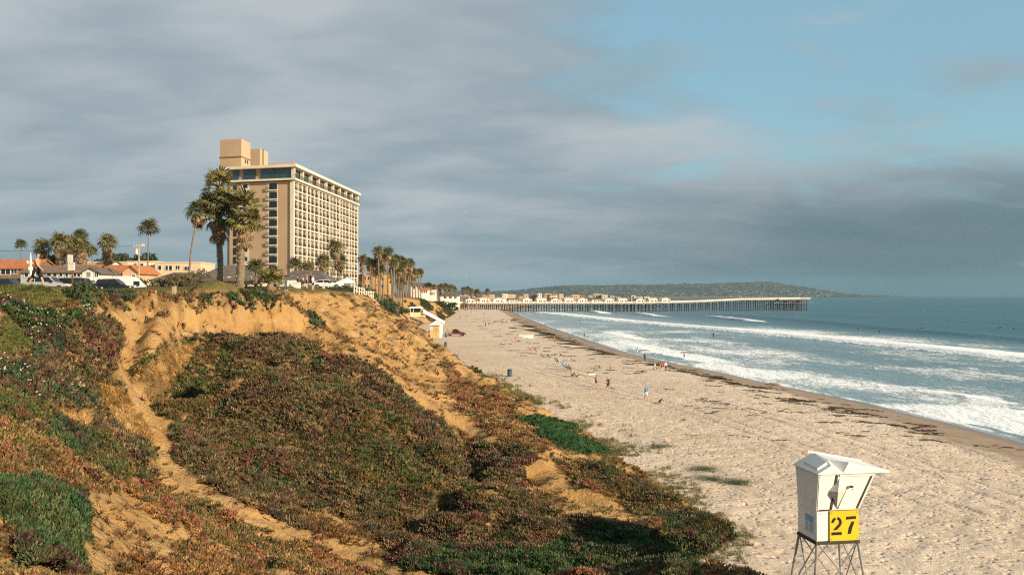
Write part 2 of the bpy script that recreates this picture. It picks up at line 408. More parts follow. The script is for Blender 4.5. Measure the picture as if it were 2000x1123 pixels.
# ---------------------------------------------------------- beach
def sand_material():
    m = bpy.data.materials.new('sand'); m.use_nodes = True
    k = N(m.node_tree); b = k.n['Principled BSDF']; p = k.pos()
    s = k.attr('shore')
    big = k.noise(p, 0.09, 4, 0.6); mid = k.noise(p, 0.7, 5, 0.6); fine = k.noise(p, 9.0, 3, 0.6)
    dry = k.mix(k.mapr(big, 0.3, 0.7), (0.56, 0.44, 0.33), (0.65, 0.53, 0.415))
    dry = k.mix(k.math('MULTIPLY', k.mapr(fine, 0.45, 0.75), 0.35), dry, (0.36, 0.25, 0.16))
    inland = k.mapr(s, 30, 48, 0, 0.55)
    dry = k.mix(k.math('MULTIPLY', inland, k.mapr(mid, 0.35, 0.65)), dry, (0.54, 0.37, 0.20))
    damp = k.mix(k.mapr(mid, 0.3, 0.7), (0.26, 0.19, 0.13), (0.34, 0.25, 0.18))
    edge = k.math('ADD', s, k.math('MULTIPLY', k.math('SUBTRACT', k.noise(k.mapping(p, scale=(1, 0.3, 1)), 0.16, 4), 0.5), 7.0))
    wetness = k.mapr(edge, 10.0, 13.0, 1, 0)
    c = k.mix(wetness, dry, damp)
    soaked = k.mapr(edge, 2.4, 6.0, 1, 0)
    c = k.mix(soaked, c, (0.13, 0.115, 0.10))
    litter = k.math('MULTIPLY', k.mapr(k.noise(k.mapping(p, scale=(0.35, 1.6, 1), rot=(0, 0, R(-18))), 1.3, 5, 0.7), 0.60, 0.68), k.math('MULTIPLY', k.mapr(s, 9, 13), k.mapr(s, 36, 20)))
    c = k.mix(k.math('MULTIPLY', litter, 0.75), c, (0.075, 0.05, 0.032))
    k.put(b.inputs['Base Color'], c)
    k.put(b.inputs['Roughness'], k.mix(soaked, (0.92,) * 3, (0.16,) * 3))
    k.put(b.inputs['Specular IOR Level'], k.mapr(soaked, 0, 1, 0.15, 0.6))
    v = k.n.new('ShaderNodeTexVoronoi'); k.put(v.inputs['Vector'], k.vmath('ADD', p, k.comb(k.math('MULTIPLY', mid, 1.3), k.math('MULTIPLY', big, 1.3), 0.0))); v.inputs['Scale'].default_value = 2.1
    h = k.math('ADD', k.math('MULTIPLY', k.mapr(v.outputs['Distance'], 0.08, 0.42), 1.2), k.math('MULTIPLY', k.noise(p, 5.5, 4, 0.7), 1.0))
    h = k.math('MULTIPLY', h, k.mapr(wetness, 0, 1, 1, 0.05))
    k.l.new(k.bump(h, 0.62, 0.12), b.inputs['Normal'])
    return m
ys = np.concatenate([np.array([-300, -120, -40, 0, 15.0]), spaced(24, 125, 0.24, 1.0), spaced(125.4, 3200, 0.4, 1.016)])
vv = np.concatenate([np.array([22, 16, 11, 8, 6, 4.5, 3.2, 2.2, 1.4, 0.7]), np.arange(0, -52, -0.24), np.array([-54, -58, -66, -80])])
YB, VB = np.meshgrid(ys, vv, indexing='ij'); XB = Xs(YB) + VB
YB = YB; XB[:, :] = XB
ZB = zbeach(XB, YB)
dryw = sstep(7, 14, -VB) * sstep(260, 60, YB)
ZB = ZB + dryw * (fbm(XB / 0.62, YB / 0.62, 3, 0.6) * 0.24 + fbm(XB / 3.2, YB / 3.2, 3) * 0.16)
for off, wv in ((13.0, 0.6), (14.9, 0.6), (19.0, 1.1), (20.8, 1.1)):      # tyre ruts along the back of the beach
    rut = np.exp(-(((XB - (Xt(YB) + off + wv * np.sin(YB / 11.0) + 1.5 * np.sin(YB / 37.0))) / 0.16) ** 2))
    ZB = ZB - rut * 0.11 * sstep(40, 46, YB) * sstep(190, 120, YB)
bme = grid_mesh('beach', XB, YB, ZB); fattr(bme, 'shore', -VB); bme.materials.append(sand_material())
beach = put('beach', bme); tag(beach, 'pale sandy beach pocked with footprints between bluff and sea', 'beach', kind='structure')

# ---------------------------------------------------------- what grows where on the near bluff
POLY = [  # (class, cover, outline in photo points)
 ('brown', .75, [(0,562),(420,560),(690,575),(640,600),(400,606),(250,606),(0,600)]),
 ('brown', .28, [(590,620),(680,585),(760,640),(860,720),(1000,780),(1110,850),(1250,960),(1010,900),(880,800),(700,680)]),
 ('grass', .97, [(-60,540),(215,545),(200,578),(130,585),(90,600),(-60,592)]),
 ('green', .5, [(400,570),(470,568),(545,572),(535,600),(470,606),(395,600)]),
 ('green', .80, [(210,570),(260,575),(245,610),(225,606)]),
 ('green', .98, [(0,583),(60,600),(160,610),(165,640),(130,745),(60,705),(0,640)]),
 ('purple', .98, [(140,620),(200,618),(235,650),(240,700),(205,748),(165,740),(130,700)]),
 ('grass', .97, [(0,606),(40,630),(85,690),(60,700),(0,690)]),
 ('purple', .95, [(0,690),(150,705),(205,780),(120,790),(0,755)]),
 ('green', .97, [(0,705),(75,720),(60,752),(0,752)]),
 ('olive', .95, [(0,755),(190,765),(260,830),(305,880),(300,945),(230,925),(100,870),(0,825)]),
 ('green', .97, [(60,758),(175,758),(190,792),(80,790)]),
 ('green', .97, [(80,830),(130,825),(190,880),(120,880)]),
 ('olive', .97, [(190,850),(300,880),(300,940),(200,900)]),
 ('orange', .93, [(0,815),(100,850),(180,910),(270,958),(160,952),(60,935),(0,905)]),
 ('green', .96, [(0,935),(60,935),(150,960),(165,1000),(160,1123),(40,1123),(40,1060),(0,1000)]),
 ('orange', .80, [(255,960),(330,930),(380,935),(480,1000),(640,1062),(800,1123),(640,1123),(500,1090),(400,1050),(310,1012)]),
 ('brown', .80, [(220,1005),(260,1000),(300,1040),(370,1055),(360,1070),(280,1060),(235,1040)]),
 ('orange', .85, [(260,1100),(420,1076),(540,1123),(240,1123)]),
 ('olive', .96, [(240,745),(300,690),(380,655),(440,660),(560,700),(450,762),(340,825),(290,800)]),
 ('straw', .90, [(300,700),(350,670),(390,680),(350,740),(290,790),(250,750)]),
 ('purple', .97, [(400,650),(470,632),(580,655),(640,690),(560,705),(450,700)]),
 ('purple', .96, [(340,832),(450,768),(580,703),(640,693),(720,698),(790,760),(850,820),(900,880),(935,930),(900,1000),(850,1060),(800,1105),(700,1080),(600,1050),(500,1000),(400,940),(345,890)]),
 ('olive', .96, [(620,850),(760,800),(860,860),(900,920),(850,1000),(700,960)]),
 ('brown', .97, [(560,985),(660,1000),(760,1060),(770,1095),(640,1060)]),
 ('straw', .97, [(180,748),(230,760),(320,830),(300,862),(240,850),(205,800)]),
 ('straw', .97, [(110,800),(172,806),(175,832),(118,826)]),
 ('straw', .97, [(275,898),(300,895),(305,925),(282,925)]),
 ('orange', .90, [(850,690),(905,735),(1000,785),(1010,830),(930,810),(880,765)]),
 ('orange', .93, [(900,770),(1000,800),(1080,860),(1060,880),(960,850),(900,800)]),
 ('brown', .92, [(700,690),(780,730),(880,810),(930,860),(880,850),(780,760)]),
 ('purple', .97, [(925,875),(1005,858),(1062,898),(1005,940),(1060,995),(950,955),(935,920)]),
 ('orange', .95, [(1062,880),(1180,920),(1300,1000),(1250,1005),(1130,940)]),
 ('olive', .85, [(1130,900),(1200,910),(1330,985),(1480,1048),(1400,1065),(1280,1010)]),
 ('purple', .97, [(850,1020),(930,958),(1040,990),(1130,1010),(1260,1025),(1200,1070),(1050,1075),(900,1065),(820,1090)]),
 ('green', .97, [(790,1095),(900,1062),(1050,1072),(1180,1020),(1330,1040),(1480,1048),(1420,1075),(1360,1085),(1345,1123),(790,1123)]),
 ('brown', .85, [(640,570),(690,578),(700,600),(650,595)]),
 ('green', .9, [(585,600),(610,605),(640,640),(610,635)]),
]
BARE = [
 [(160,955),(262,962),(345,1050),(330,1075),(250,1080),(180,1123),(160,1123)],
 [(235,606),(330,606),(600,615),(600,650),(470,655),(330,652),(300,690),(245,735),(225,700),(250,650),(215,620)],
 [(1010,918),(1060,893),(1120,930),(1245,1012),(1180,1003),(1080,962)],
 [(900,925),(960,945),(1000,975),(940,955)],
 [(740,710),(800,745),(880,800),(960,850),(930,858),(850,815),(760,740)],
 [(560,575),(640,572),(700,600),(720,650),(690,660),(640,640),(600,610)],
 [(800,690),(870,760),(850,770),(790,720)],
 [(620,690),(720,690),(780,740),(700,700)],
]
PATH = [(285,620),(262,660),(238,720),(275,790),(322,850),(316,905),(350,935),(410,968),(500,1012),(640,1062),(760,1108),(850,1140)]
def inpoly(x, y, poly):
    c = np.zeros(x.shape, bool); n = len(poly)
    for i in range(n):
        x1, y1 = poly[i]; x2, y2 = poly[(i + 1) % n]
        if y1 == y2: continue
        c ^= ((y1 > y) != (y2 > y)) & (x < (x2 - x1) * (y - y1) / (y2 - y1) + x1)
    return c
CLS = ['bare', 'grass', 'green', 'purple', 'olive', 'orange', 'brown', 'straw']
def classify(X, Y, Z):
    Ys = np.maximum(Y, 4.0)
    j = 22 * fbm(X / 2.4, Y / 2.4, 4, 0.6)
    j2 = 22 * fbm(X / 2.4 + 50, Y / 2.4 + 20, 4, 0.6)
    sc_ = np.clip(45 / Ys, 0.4, 2.2)
    px = 1000 + FP * X / Ys + j * sc_; py = HY + FP * (CZ - Z) / Ys + j2 * sc_ * 0.6
    c = np.zeros(X.shape, int); cv = np.full(X.shape, 0.22)
    patch = fbm(X / 3.1 + 9, Y / 3.1, 4, 0.55)
    c[:] = np.where(fbm(X / 6 + 70, Y / 6, 3) > 0.02, CLS.index('orange'), CLS.index('brown'))
    cv = np.where(patch > 0.02, 0.75, 0.10)
    for name, cov, poly in POLY:
        m = inpoly(px, py, poly); c[m] = CLS.index(name); cv[m] = cov
    mixy = fbm(X / 1.6 + 31, Y / 1.6, 3)
    c = np.where((c == 3) & (mixy > 0.15), 4, c); c = np.where((c == 4) & (mixy < -0.17), 3, c)
    c = np.where((c == 5) & (mixy > 0.14), 6, c)
    spot = fbm(X / 0.9 + 3, Y / 0.9 + 8, 3)
    cv = np.where((c != 1) & (spot > 0.19), cv * 0.4, cv)
    b = np.zeros(X.shape, bool)
    for poly in BARE: b |= inpoly(px, py, poly)
    cv = np.where(b, np.where(patch + spot * 0.6 > 0.2, 0.5, 0.04), cv)
    dmin = np.full(X.shape, 1e9)
    for (ax, ay), (bx, by) in zip(PATH[:-1], PATH[1:]):
        t = np.clip(((px - ax) * (bx - ax) + (py - ay) * (by - ay)) / ((bx - ax) ** 2 + (by - ay) ** 2), 0, 1)
        dmin = np.minimum(dmin, np.hypot(px - ax - t * (bx - ax), py - ay - t * (by - ay)))
    cv = np.where(dmin < 16, 0.02, cv)
    cv = np.where(((c == 5) | (c == 6)) & (spot + patch * 0.7 > 0.10), cv * 0.3, cv)
    # out of the picture: the same carpet goes on
    out = (px < -40) | (py > 1160) | (Y < 12)
    cv = np.where(out, np.where(patch > -0.06, 0.9, 0.2), cv)
    return c, cv

def earth_material():
    m = bpy.data.materials.new('bluff_earth'); m.use_nodes = True
    k = N(m.node_tree); b = k.n['Principled BSDF']; p = k.pos()
    veg = k.attr('cover'); lawn = k.attr('lawn'); green = k.attr('scrub')
    big = k.noise(p, 0.16, 5, 0.6); mid = k.noise(p, 0.9, 6, 0.62); fine = k.noise(p, 6.0, 5, 0.65)
    strat = k.noise(k.mapping(p, scale=(0.12, 0.12, 1.6)), 1.0, 4, 0.6)
    c = k.mix(k.mapr(big, 0.3, 0.7), (0.38, 0.21, 0.074), (0.48, 0.295, 0.118))
    c = k.mix(k.mapr(strat, 0.42, 0.66, 0, 0.7), c, (0.47, 0.31, 0.15))
    c = k.mix(k.mapr(mid, 0.5, 0.7, 0, 0.65), c, (0.27, 0.135, 0.05))
    c = k.mix(k.mapr(fine, 0.5, 0.8, 0, 0.4), c, (0.24, 0.14, 0.07))
    litter = k.mix(k.mapr(fine, 0.3, 0.7), (0.07, 0.045, 0.022), (0.17, 0.11, 0.05))
    c = k.mix(k.math('MULTIPLY', veg, k.mapr(mid, 0.2, 0.6, 0.6, 1)), c, litter)
    turf = k.mix(k.mapr(mid, 0.35, 0.65), (0.075, 0.085, 0.022), (0.16, 0.13, 0.045))
    c = k.mix(lawn, c, turf)
    c = k.mix(k.math('MULTIPLY', green, k.mapr(mid, 0.42, 0.58)), c, k.mix(k.mapr(fine, 0.4, 0.6), (0.05, 0.062, 0.022), (0.15, 0.085, 0.035)))
    k.put(b.inputs['Base Color'], c); b.inputs['Roughness'].default_value = 0.95; b.inputs['Specular IOR Level'].default_value = 0.1
    h = k.math('ADD', k.math('MULTIPLY', mid, 1.3), k.math('MULTIPLY', fine, 0.5))
    k.l.new(k.bump(h, 1.0, 0.34), b.inputs['Normal'])
    return m
EARTH = earth_material()
xs = np.arange(-62, 27, 0.27); ys = np.arange(-6, 125.5, 0.27)
YN, XN = np.meshgrid(ys, xs, indexing='ij')
ZN = zbluff(XN, YN)
CN, CV = classify(XN.ravel(), YN.ravel(), ZN.ravel())
nme = grid_mesh('bluff', XN, YN, ZN)
lawn = sstep(13.75, 14.0, ZN).ravel() * ((XN < -14) & (YN > 40)).ravel()
fattr(nme, 'cover', np.where(CV > 0.3, CV, CV * 0.3)); fattr(nme, 'lawn', np.maximum(lawn * 0.9, (CN == 1) * 0.8)); fattr(nme, 'scrub', np.zeros(XN.size))
nme.materials.append(EARTH)
tag(put('bluff', nme), 'eroded orange bluff overgrown with ice plant, in the foreground', 'bluff', kind='structure')

xf = np.concatenate([np.array([-900, -600, -400, -300, -220, -170, -140, -115, -95, -80, -70]), np.arange(-64, 14, 0.8)])
yf = spaced(122, 900, 0.8, 1.0085)
YF, XF = np.meshgrid(yf, xf, indexing='ij')
ZF = zbluff(XF, YF)
fme = grid_mesh('bluff', XF, YF, ZF)
top = (sstep(-0.8, -0.2, ZF - Zt(YF))).ravel()
slope_cov = sstep(-0.12, 0.05, fbm(XF / 3.5 + 4, YF / 16, 4)).ravel() * (1 - top)
fattr(fme, 'cover', slope_cov * 0.6); fattr(fme, 'lawn', top * 0.8); fattr(fme, 'scrub', slope_cov * 0.95)
fme.materials.append(EARTH)
tag(put('bluff', fme), 'bluff running on below the hotel and palms to the pier', 'bluff', kind='structure')
xl = np.concatenate([np.array([-500, -220, -100, -60, -30, -12]), np.array([0.0])])
yl = spaced(880, 9000, 40, 1.08)
inland = grid_mesh('low_coast', np.stack([np.concatenate([Xt(y) + np.array([-3000, -900, -300, -100, -40, -12, 0])]) for y in yl]),
                   np.repeat(yl[:, None], 7, 1), np.repeat(np.array([[4.4, 4.4, 4.4, 4.4, 4.4, 4.2, 1.5]]), len(yl), 0))
fattr(inland, 'cover', np.zeros(len(yl) * 7)); fattr(inland, 'lawn', np.zeros(len(yl) * 7)); fattr(inland, 'scrub', np.ones(len(yl) * 7))
inland.materials.append(EARTH)
tag(put('low_coast', inland), 'low coast beyond the pier', 'coast', kind='structure')
# ground behind the viewer and far inland
gm = MB(); gm.add([(-4000, -3000, 6), (-61, -3000, 11), (-61, 124, 13.4), (-900, 124, 13.6), (-4000, 900, 6), (-61, -7, 12.4), (26, -7, 9), (26, -3000, 4)], [(0, 1, 5, 2, 3, 4), (1, 7, 6, 5)])
g0 = gm.build('inland_ground', EARTH); tag(g0, 'flat ground inland of the bluff', 'ground', kind='structure')

# ---------------------------------------------------------- sea
_VM = np.array([(0, 74), (180, 73), (219, 74), (268, 70), (347, 62), (430, 46), (549, 33), (675, 21), (760, 14), (2000, 12)], float)
def vmain(Y): return np.interp(Y, _VM[:, 0], _VM[:, 1])
def sea_state(X, Y):
    v = X - Xs(Y)
    vm = vmain(Y) + 3.0 * fbm(Y / 26.0, X * 0 + 2, 3) + 1.5 * fbm(Y / 6.0, X * 0, 2)
    a = v - vm
    # main roller: steep shoreward face, long back
    roll = np.where(a < 0, np.exp(-(a / 2.6) ** 2), np.exp(-(a / 10.0) ** 2)) * 0.85 * sstep(40, 90, Y) * sstep(780, 600, Y)
    z = roll + 0.06 * fbm(X / 5, Y / 9, 3)
    foam = np.where(a < -3.0 + 2.0 * fbm(Y / 3.0, X / 3.0, 2), 0, np.where(a < 16, 1.0 - 0.25 * np.maximum(a, 0) / 16, 0)) * sstep(780, 640, Y)
    back = np.where((a >= 16) & (a < 75), (1 - (a - 16) / 59.0) * 0.74, 0) * sstep(700, 300, Y) * (0.75 + 0.9 * fbm(X / 16, Y / 30, 3))
    foam = np.maximum(foam, back)
    # swell still unbroken farther out
    vs = 118 + 0.055 * (Y - 200) + 8 * fbm(Y / 80, X * 0 + 7, 2)
    b = v - vs
    sw = np.where(b < 0, np.exp(-(b / 4.0) ** 2), np.exp(-(b / 14) ** 2)) * 1.5 * sstep(180, 300, Y) * sstep(800, 500, Y)
    z = z + sw
    for k, off in enumerate((165, 225, 300, 390)):
        b = v - off - 20 * fbm(Y / 160, X * 0 + 11 + k, 2); z = z + 0.8 * np.exp(-(b / 15.0) ** 2) * sstep(120, 250, Y) * (0.5 + fbm(Y / 120 + k, X * 0, 2))
    # short second breakers near the pier
    for (yc, yw, vc) in ((700, 60, 62), (610, 60, 84), (500, 60, 110)):
        b = v - vc - 0.06 * (Y - yc) - 3 * fbm(Y / 15, X * 0 + vc, 2)
        amp = np.exp(-((Y - yc) / yw) ** 4)
        z = z + amp * 1.3 * np.where(b < 0, np.exp(-(b / 1.5) ** 2), np.exp(-(b / 7) ** 2))
        foam = np.maximum(foam, amp * np.where((b > -1.5) & (b < 9), 0.98, 0))
    # the churned inside
    inner = np.where((v > -1) & (a < -1), 0.39 + 0.60 * fbm(v / 11.0, Y / 30.0, 4) + 0.10 * np.exp(-(v / 14.0) ** 2), 0) * sstep(900, 300, Y)
    foam = np.maximum(foam, inner)
    for (yc, yw, v0, v1, f) in ((88, 26, 0.5, 11, 0.95), (160, 22, 0.5, 7, 0.75), (215, 45, 4, 11, 0.88), (118, 12, 14, 17, 0.7), (300, 40, 12, 17, 0.8)):
        e = fbm(Y / 7, X * 0 + yc, 3) * 5
        foam = np.maximum(foam, f * np.exp(-((Y - yc) / yw) ** 4) * sstep(v0 - 1.0, v0 + 0.6, v + e) * sstep(v1 + 5, v1, v + e))
        z = z + 0.28 * np.exp(-((Y - yc) / yw) ** 4) * np.exp(-((v - v0 - 1.5) / 2.0) ** 2) * (v0 > 2)
    for vc, am in ((22, 0.22), (36, 0.25), (50, 0.25)):
        b = v - vc - 7 * fbm(Y / 30, X * 0 + vc, 3); z = z + am * np.exp(-(b / 2.2) ** 2) * (0.5 + 1.2 * fbm(Y / 18 + vc, X * 0, 2)) * sstep(60, 100, Y)
    lip = np.exp(-((v + 0.2 + 1.2 * fbm(Y / 5, X * 0 + 31, 3)) / 0.45) ** 2)
    foam = np.maximum(foam, lip * 0.72)
    z = z + 0.05 + 0.03 * sstep(0, 3, v)
    shallow = np.clip(np.exp(-np.maximum(v, 0) / 75.0), 0, 1) * 0.9 + 0.35 * np.exp(-((a - 15) / 30) ** 2)
    return z, np.clip(foam, 0, 1), np.clip(shallow, 0, 1)
def sea_material():
    m = bpy.data.materials.new('sea_water'); m.use_nodes = True
    k = N(m.node_tree); b = k.n['Principled BSDF']; p = k.pos()
    foam = k.attr('foam'); sh = k.attr('shallow')
    st = k.mapping(p, scale=(1.0, 0.45, 1), rot=(0, 0, R(12)))
    lace = k.noise(st, 0.55, 7, 0.68, 0.8); fine = k.noise(st, 2.4, 5, 0.65)
    f = k.math('ADD', k.math('MULTIPLY', lace, 0.75), k.math('MULTIPLY', fine, 0.25))
    fm = k.mapr(k.math('ADD', f, foam), 0.84, 1.16)
    tone = k.noise(k.mapping(p, scale=(1, 0.2, 1)), 0.02, 3)
    deep = k.mix(k.mapr(tone, 0.3, 0.7), (0.003, 0.046, 0.060), (0.008, 0.080, 0.096))
    c = k.mix(k.mapr(sh, 0.05, 0.95), deep, (0.25, 0.335, 0.355))
    c = k.mix(fm, c, k.mix(k.mapr(fine, 0.3, 0.7), (0.74, 0.77, 0.78), (0.90, 0.90, 0.89)))
    k.put(b.inputs['Base Color'], c)
    k.put(b.inputs['Roughness'], k.mapr(fm, 0, 1, 0.24, 0.85)); b.inputs['IOR'].default_value = 1.33
    k.put(b.inputs['Specular IOR Level'], k.mapr(fm, 0, 1, 0.32, 0.15))
    h1 = k.noise(k.mapping(p, scale=(1.0, 0.35, 1), rot=(0, 0, R(8))), 0.35, 5, 0.6)
    h2 = k.noise(k.mapping(p, scale=(1.0, 0.5, 1), rot=(0, 0, R(-14))), 1.7, 4, 0.6)
    h = k.math('ADD', k.math('ADD', k.math('MULTIPLY', h1, 1.3), k.math('MULTIPLY', h2, 0.4)), k.math('MULTIPLY', fm, 0.5))
    k.l.new(k.bump(h, 0.75, 0.55), b.inputs['Normal'])
    return m
yo = np.concatenate([-spaced(0, 6000, 120, 1.6)[::-1], spaced(20, 320, 0.75, 1.0), spaced(321, 1000, 1.2, 1.012), spaced(1010, 14000, 25, 1.15)])
vo = np.concatenate([np.array([-3, -2, -1.2, -0.6]), np.arange(0, 150, 0.8), spaced(151, 14000, 1.5, 1.09)])
YO, VO = np.meshgrid(np.unique(yo), vo, indexing='ij'); XO = Xs(YO) + VO
ZO, FO, SH = sea_state(XO, YO)
far_w = sstep(2500, 900, YO) * sstep(900, 400, VO)
ZO = ZO * far_w + 0.03
ZO = np.where(VO < 0, 0.04 + 0.0 * VO - 0.03, ZO)
ome = grid_mesh('ocean', XO, YO, ZO); fattr(ome, 'foam', FO * far_w); fattr(ome, 'shallow', SH * far_w)
ome.materials.append(sea_material())
tag(put('ocean', ome), 'teal sea with lines of white surf rolling in', 'ocean', kind='structure')

# ---------------------------------------------------------- far headland
hp = np.array([(820, 571), (900, 569), (960, 570), (1010, 567), (1050, 562), (1100, 558), (1200, 557), (1300, 556), (1400, 554), (1470, 551), (1500, 551), (1540, 556), (1580, 563), (1620, 571), (1660, 575), (1704, 576.6)], float)
hpx = np.linspace(780, 1710, 420)
prof_z = CZ + (HY - np.interp(hpx, hp[:, 0], hp[:, 1])) / FP * 8000
tt = np.linspace(0, 1, 34)
HX = np.repeat(((hpx - 1000) / FP * 8000)[:, None], 34, 1); HYY = 7300 + 1500 * np.repeat(tt[None, :], 420, 0)
crest = np.sin(np.clip(tt / 0.94, 0, 1) * np.pi / 2) ** 0.8 * np.where(tt > 0.5, 1, 1)
fall = np.where(tt > 0.55, 1 - (tt - 0.55) ** 2 * 3.5, 1)
HZ = (prof_z - 2)[:, None] * (np.sin(np.clip(tt / 0.5, 0, 1) * np.pi / 2) ** 0.9 * fall)[None, :]
HZ = HZ * (1 + 0.16 * fbm(HX / 260, HYY / 260, 3)) + np.maximum(0, fbm(HX / 26, HYY / 60, 3, 0.7) + 0.05) * 26 * sstep(5, 40, HZ) + 2
hm = bpy.data.materials.new('wooded_hill'); hm.use_nodes = True
k = N(hm.node_tree); b = k.n['Principled BSDF']; p = k.pos()
n1 = k.noise(p, 0.022, 6, 0.7); n2 = k.noise(p, 0.05, 4, 0.7); n3 = k.noise(p, 0.004, 3)
c = k.mix(k.mapr(n1, 0.38, 0.62), (0.008, 0.016, 0.010), (0.075, 0.075, 0.05))
roofs = k.math('MULTIPLY', k.mapr(n2, 0.58, 0.64), k.mapr(n3, 0.38, 0.54))
c = k.mix(roofs, c, (0.62, 0.55, 0.46))
k.put(b.inputs['Base Color'], c); b.inputs['Roughness'].default_value = 0.95
hme = grid_mesh('headland', HX, HYY, HZ); hme.materials.append(hm)
tag(put('headland', hme), 'long wooded headland across the bay on the horizon', 'headland', kind='structure')

# ---------------------------------------------------------- ground cover
def tint_mat(name, rough=0.7, trans=0.25):
    m = bpy.data.materials.new(name); m.use_nodes = True
    k = N(m.node_tree); b = k.n['Principled BSDF']
    c = k.attr('tint', 'INSTANCER', 'Color')
    n = k.noise(k.obj(), 9.0, 2)
    c = k.mix(k.mapr(n, 0.3, 0.7, 0, 0.35), c, k.mix(1.0, c, (0.55, 0.5, 0.45), 'MULTIPLY'))
    k.put(b.inputs['Base Color'], c); b.inputs['Roughness'].default_value = rough; b.inputs['Specular IOR Level'].default_value = 0.25
    return m
LEAF = tint_mat('leaf_tint')
def iceplant_clump(seed, n=24, spread=0.55, ln=0.34):
    r = random.Random(seed); mb = MB()
    for i in range(n):
        a = r.uniform(0, 6.28); rad = spread * math.sqrt(r.random()); x, y = rad * math.cos(a), rad * math.sin(a)
        t = r.uniform(0.3, 1.3); dirv = Vector((math.cos(a + r.uniform(-.8, .8)) * t, math.sin(a + r.uniform(-.8, .8)) * t, r.uniform(0.35, 0.9))).normalized()
        L = ln * r.uniform(0.5, 1.1); wd_ = 0.065 * r.uniform(.8, 1.4)
        s1 = dirv.cross(Vector((0, 0, 1))); s1 = s1.normalized() if s1.length > .1 else Vector((1, 0, 0)); s2 = dirv.cross(s1)
        base = Vector((x, y, -0.06)); mid_ = base + dirv * L * .55; tip = base + dirv * L + Vector((0, 0, 0.05))
        vs = [base + s1 * wd_ * .7, base - s1 * wd_ * .35 + s2 * wd_ * .6, base - s1 * wd_ * .35 - s2 * wd_ * .6, mid_ + s1 * wd_, mid_ - s1 * wd_ * .5 + s2 * wd_ * .85, mid_ - s1 * wd_ * .5 - s2 * wd_ * .85, tip]
        mb.add(vs, [(0, 1, 4, 3), (1, 2, 5, 4), (2, 0, 3, 5), (3, 4, 6), (4, 5, 6), (5, 3, 6)])
    return mb.mesh('ice_plant_sprig', [LEAF])
def grass_clump(seed, n=26, h=0.6, lean=0.5):
    r = random.Random(seed); mb = MB()
    for i in range(n):
        a = r.uniform(0, 6.28); rad = .32 * math.sqrt(r.random()); x, y = rad * math.cos(a), rad * math.sin(a)
        b = r.uniform(0, 6.28); l = lean * r.random(); H = h * r.uniform(.5, 1.1); dx_, dy_ = math.cos(b) * l * H, math.sin(b) * l * H
        wv = .018; px_, py_ = -math.sin(b) * wv, math.cos(b) * wv
        mb.add([(x - px_, y - py_, -.05), (x + px_, y + py_, -.05), (x + dx_ * .4 + px_ * .8, y + dy_ * .4 + py_ * .8, H * .6), (x + dx_ * .4 - px_ * .8, y + dy_ * .4 - py_ * .8, H * .6), (x + dx_, y + dy_, H * .95)], [(0, 1, 2, 3), (3, 2, 4)])
    return mb.mesh('grass_tuft', [LEAF])
def scatter(name, label, cat, me, P, rot, scl, tint, kind='stuff'):
    """one object: many small sprigs set on the ground (geometry nodes)"""
    src = bpy.data.objects.new(me.name, me)
    pm = bpy.data.meshes.new(name); n = len(P)
    pm.vertices.add(n); pm.vertices.foreach_set('co', np.asarray(P, np.float32).ravel())
    a = pm.attributes.new('rot', 'FLOAT_VECTOR', 'POINT'); a.data.foreach_set('vector', np.asarray(rot, np.float32).ravel())
    a = pm.attributes.new('scl', 'FLOAT_VECTOR', 'POINT'); a.data.foreach_set('vector', np.asarray(scl, np.float32).ravel())
    a = pm.attributes.new('tint', 'FLOAT_COLOR', 'POINT'); a.data.foreach_set('color', np.asarray(tint, np.float32).ravel())
    pm.materials.append(LEAF)
    o = put(name, pm)
    ng = bpy.data.node_groups.new(name, 'GeometryNodeTree')
    ng.interface.new_socket('Geometry', in_out='INPUT', socket_type='NodeSocketGeometry')
    ng.interface.new_socket('Geometry', in_out='OUTPUT', socket_type='NodeSocketGeometry')
    gi = ng.nodes.new('NodeGroupInput'); go = ng.nodes.new('NodeGroupOutput')
    oi = ng.nodes.new('GeometryNodeObjectInfo'); oi.inputs['Object'].default_value = src; oi.inputs['As Instance'].default_value = True
    ip = ng.nodes.new('GeometryNodeInstanceOnPoints')
    def na(nm, ty):
        x = ng.nodes.new('GeometryNodeInputNamedAttribute'); x.data_type = ty; x.inputs[0].default_value = nm
        return next(s for s in x.outputs if s.enabled)
    e2r = ng.nodes.new('FunctionNodeEulerToRotation')
    ng.links.new(na('rot', 'FLOAT_VECTOR'), e2r.inputs[0])
    ng.links.new(gi.outputs[0], ip.inputs['Points']); ng.links.new(oi.outputs['Geometry'], ip.inputs['Instance'])
    ng.links.new(e2r.outputs[0], ip.inputs['Rotation']); ng.links.new(na('scl', 'FLOAT_VECTOR'), ip.inputs['Scale'])
    ng.links.new(ip.outputs[0], go.inputs[0])
    md = o.modifiers.new('scatter', 'NODES'); md.node_group = ng
    return tag(o, label, cat, kind=kind)

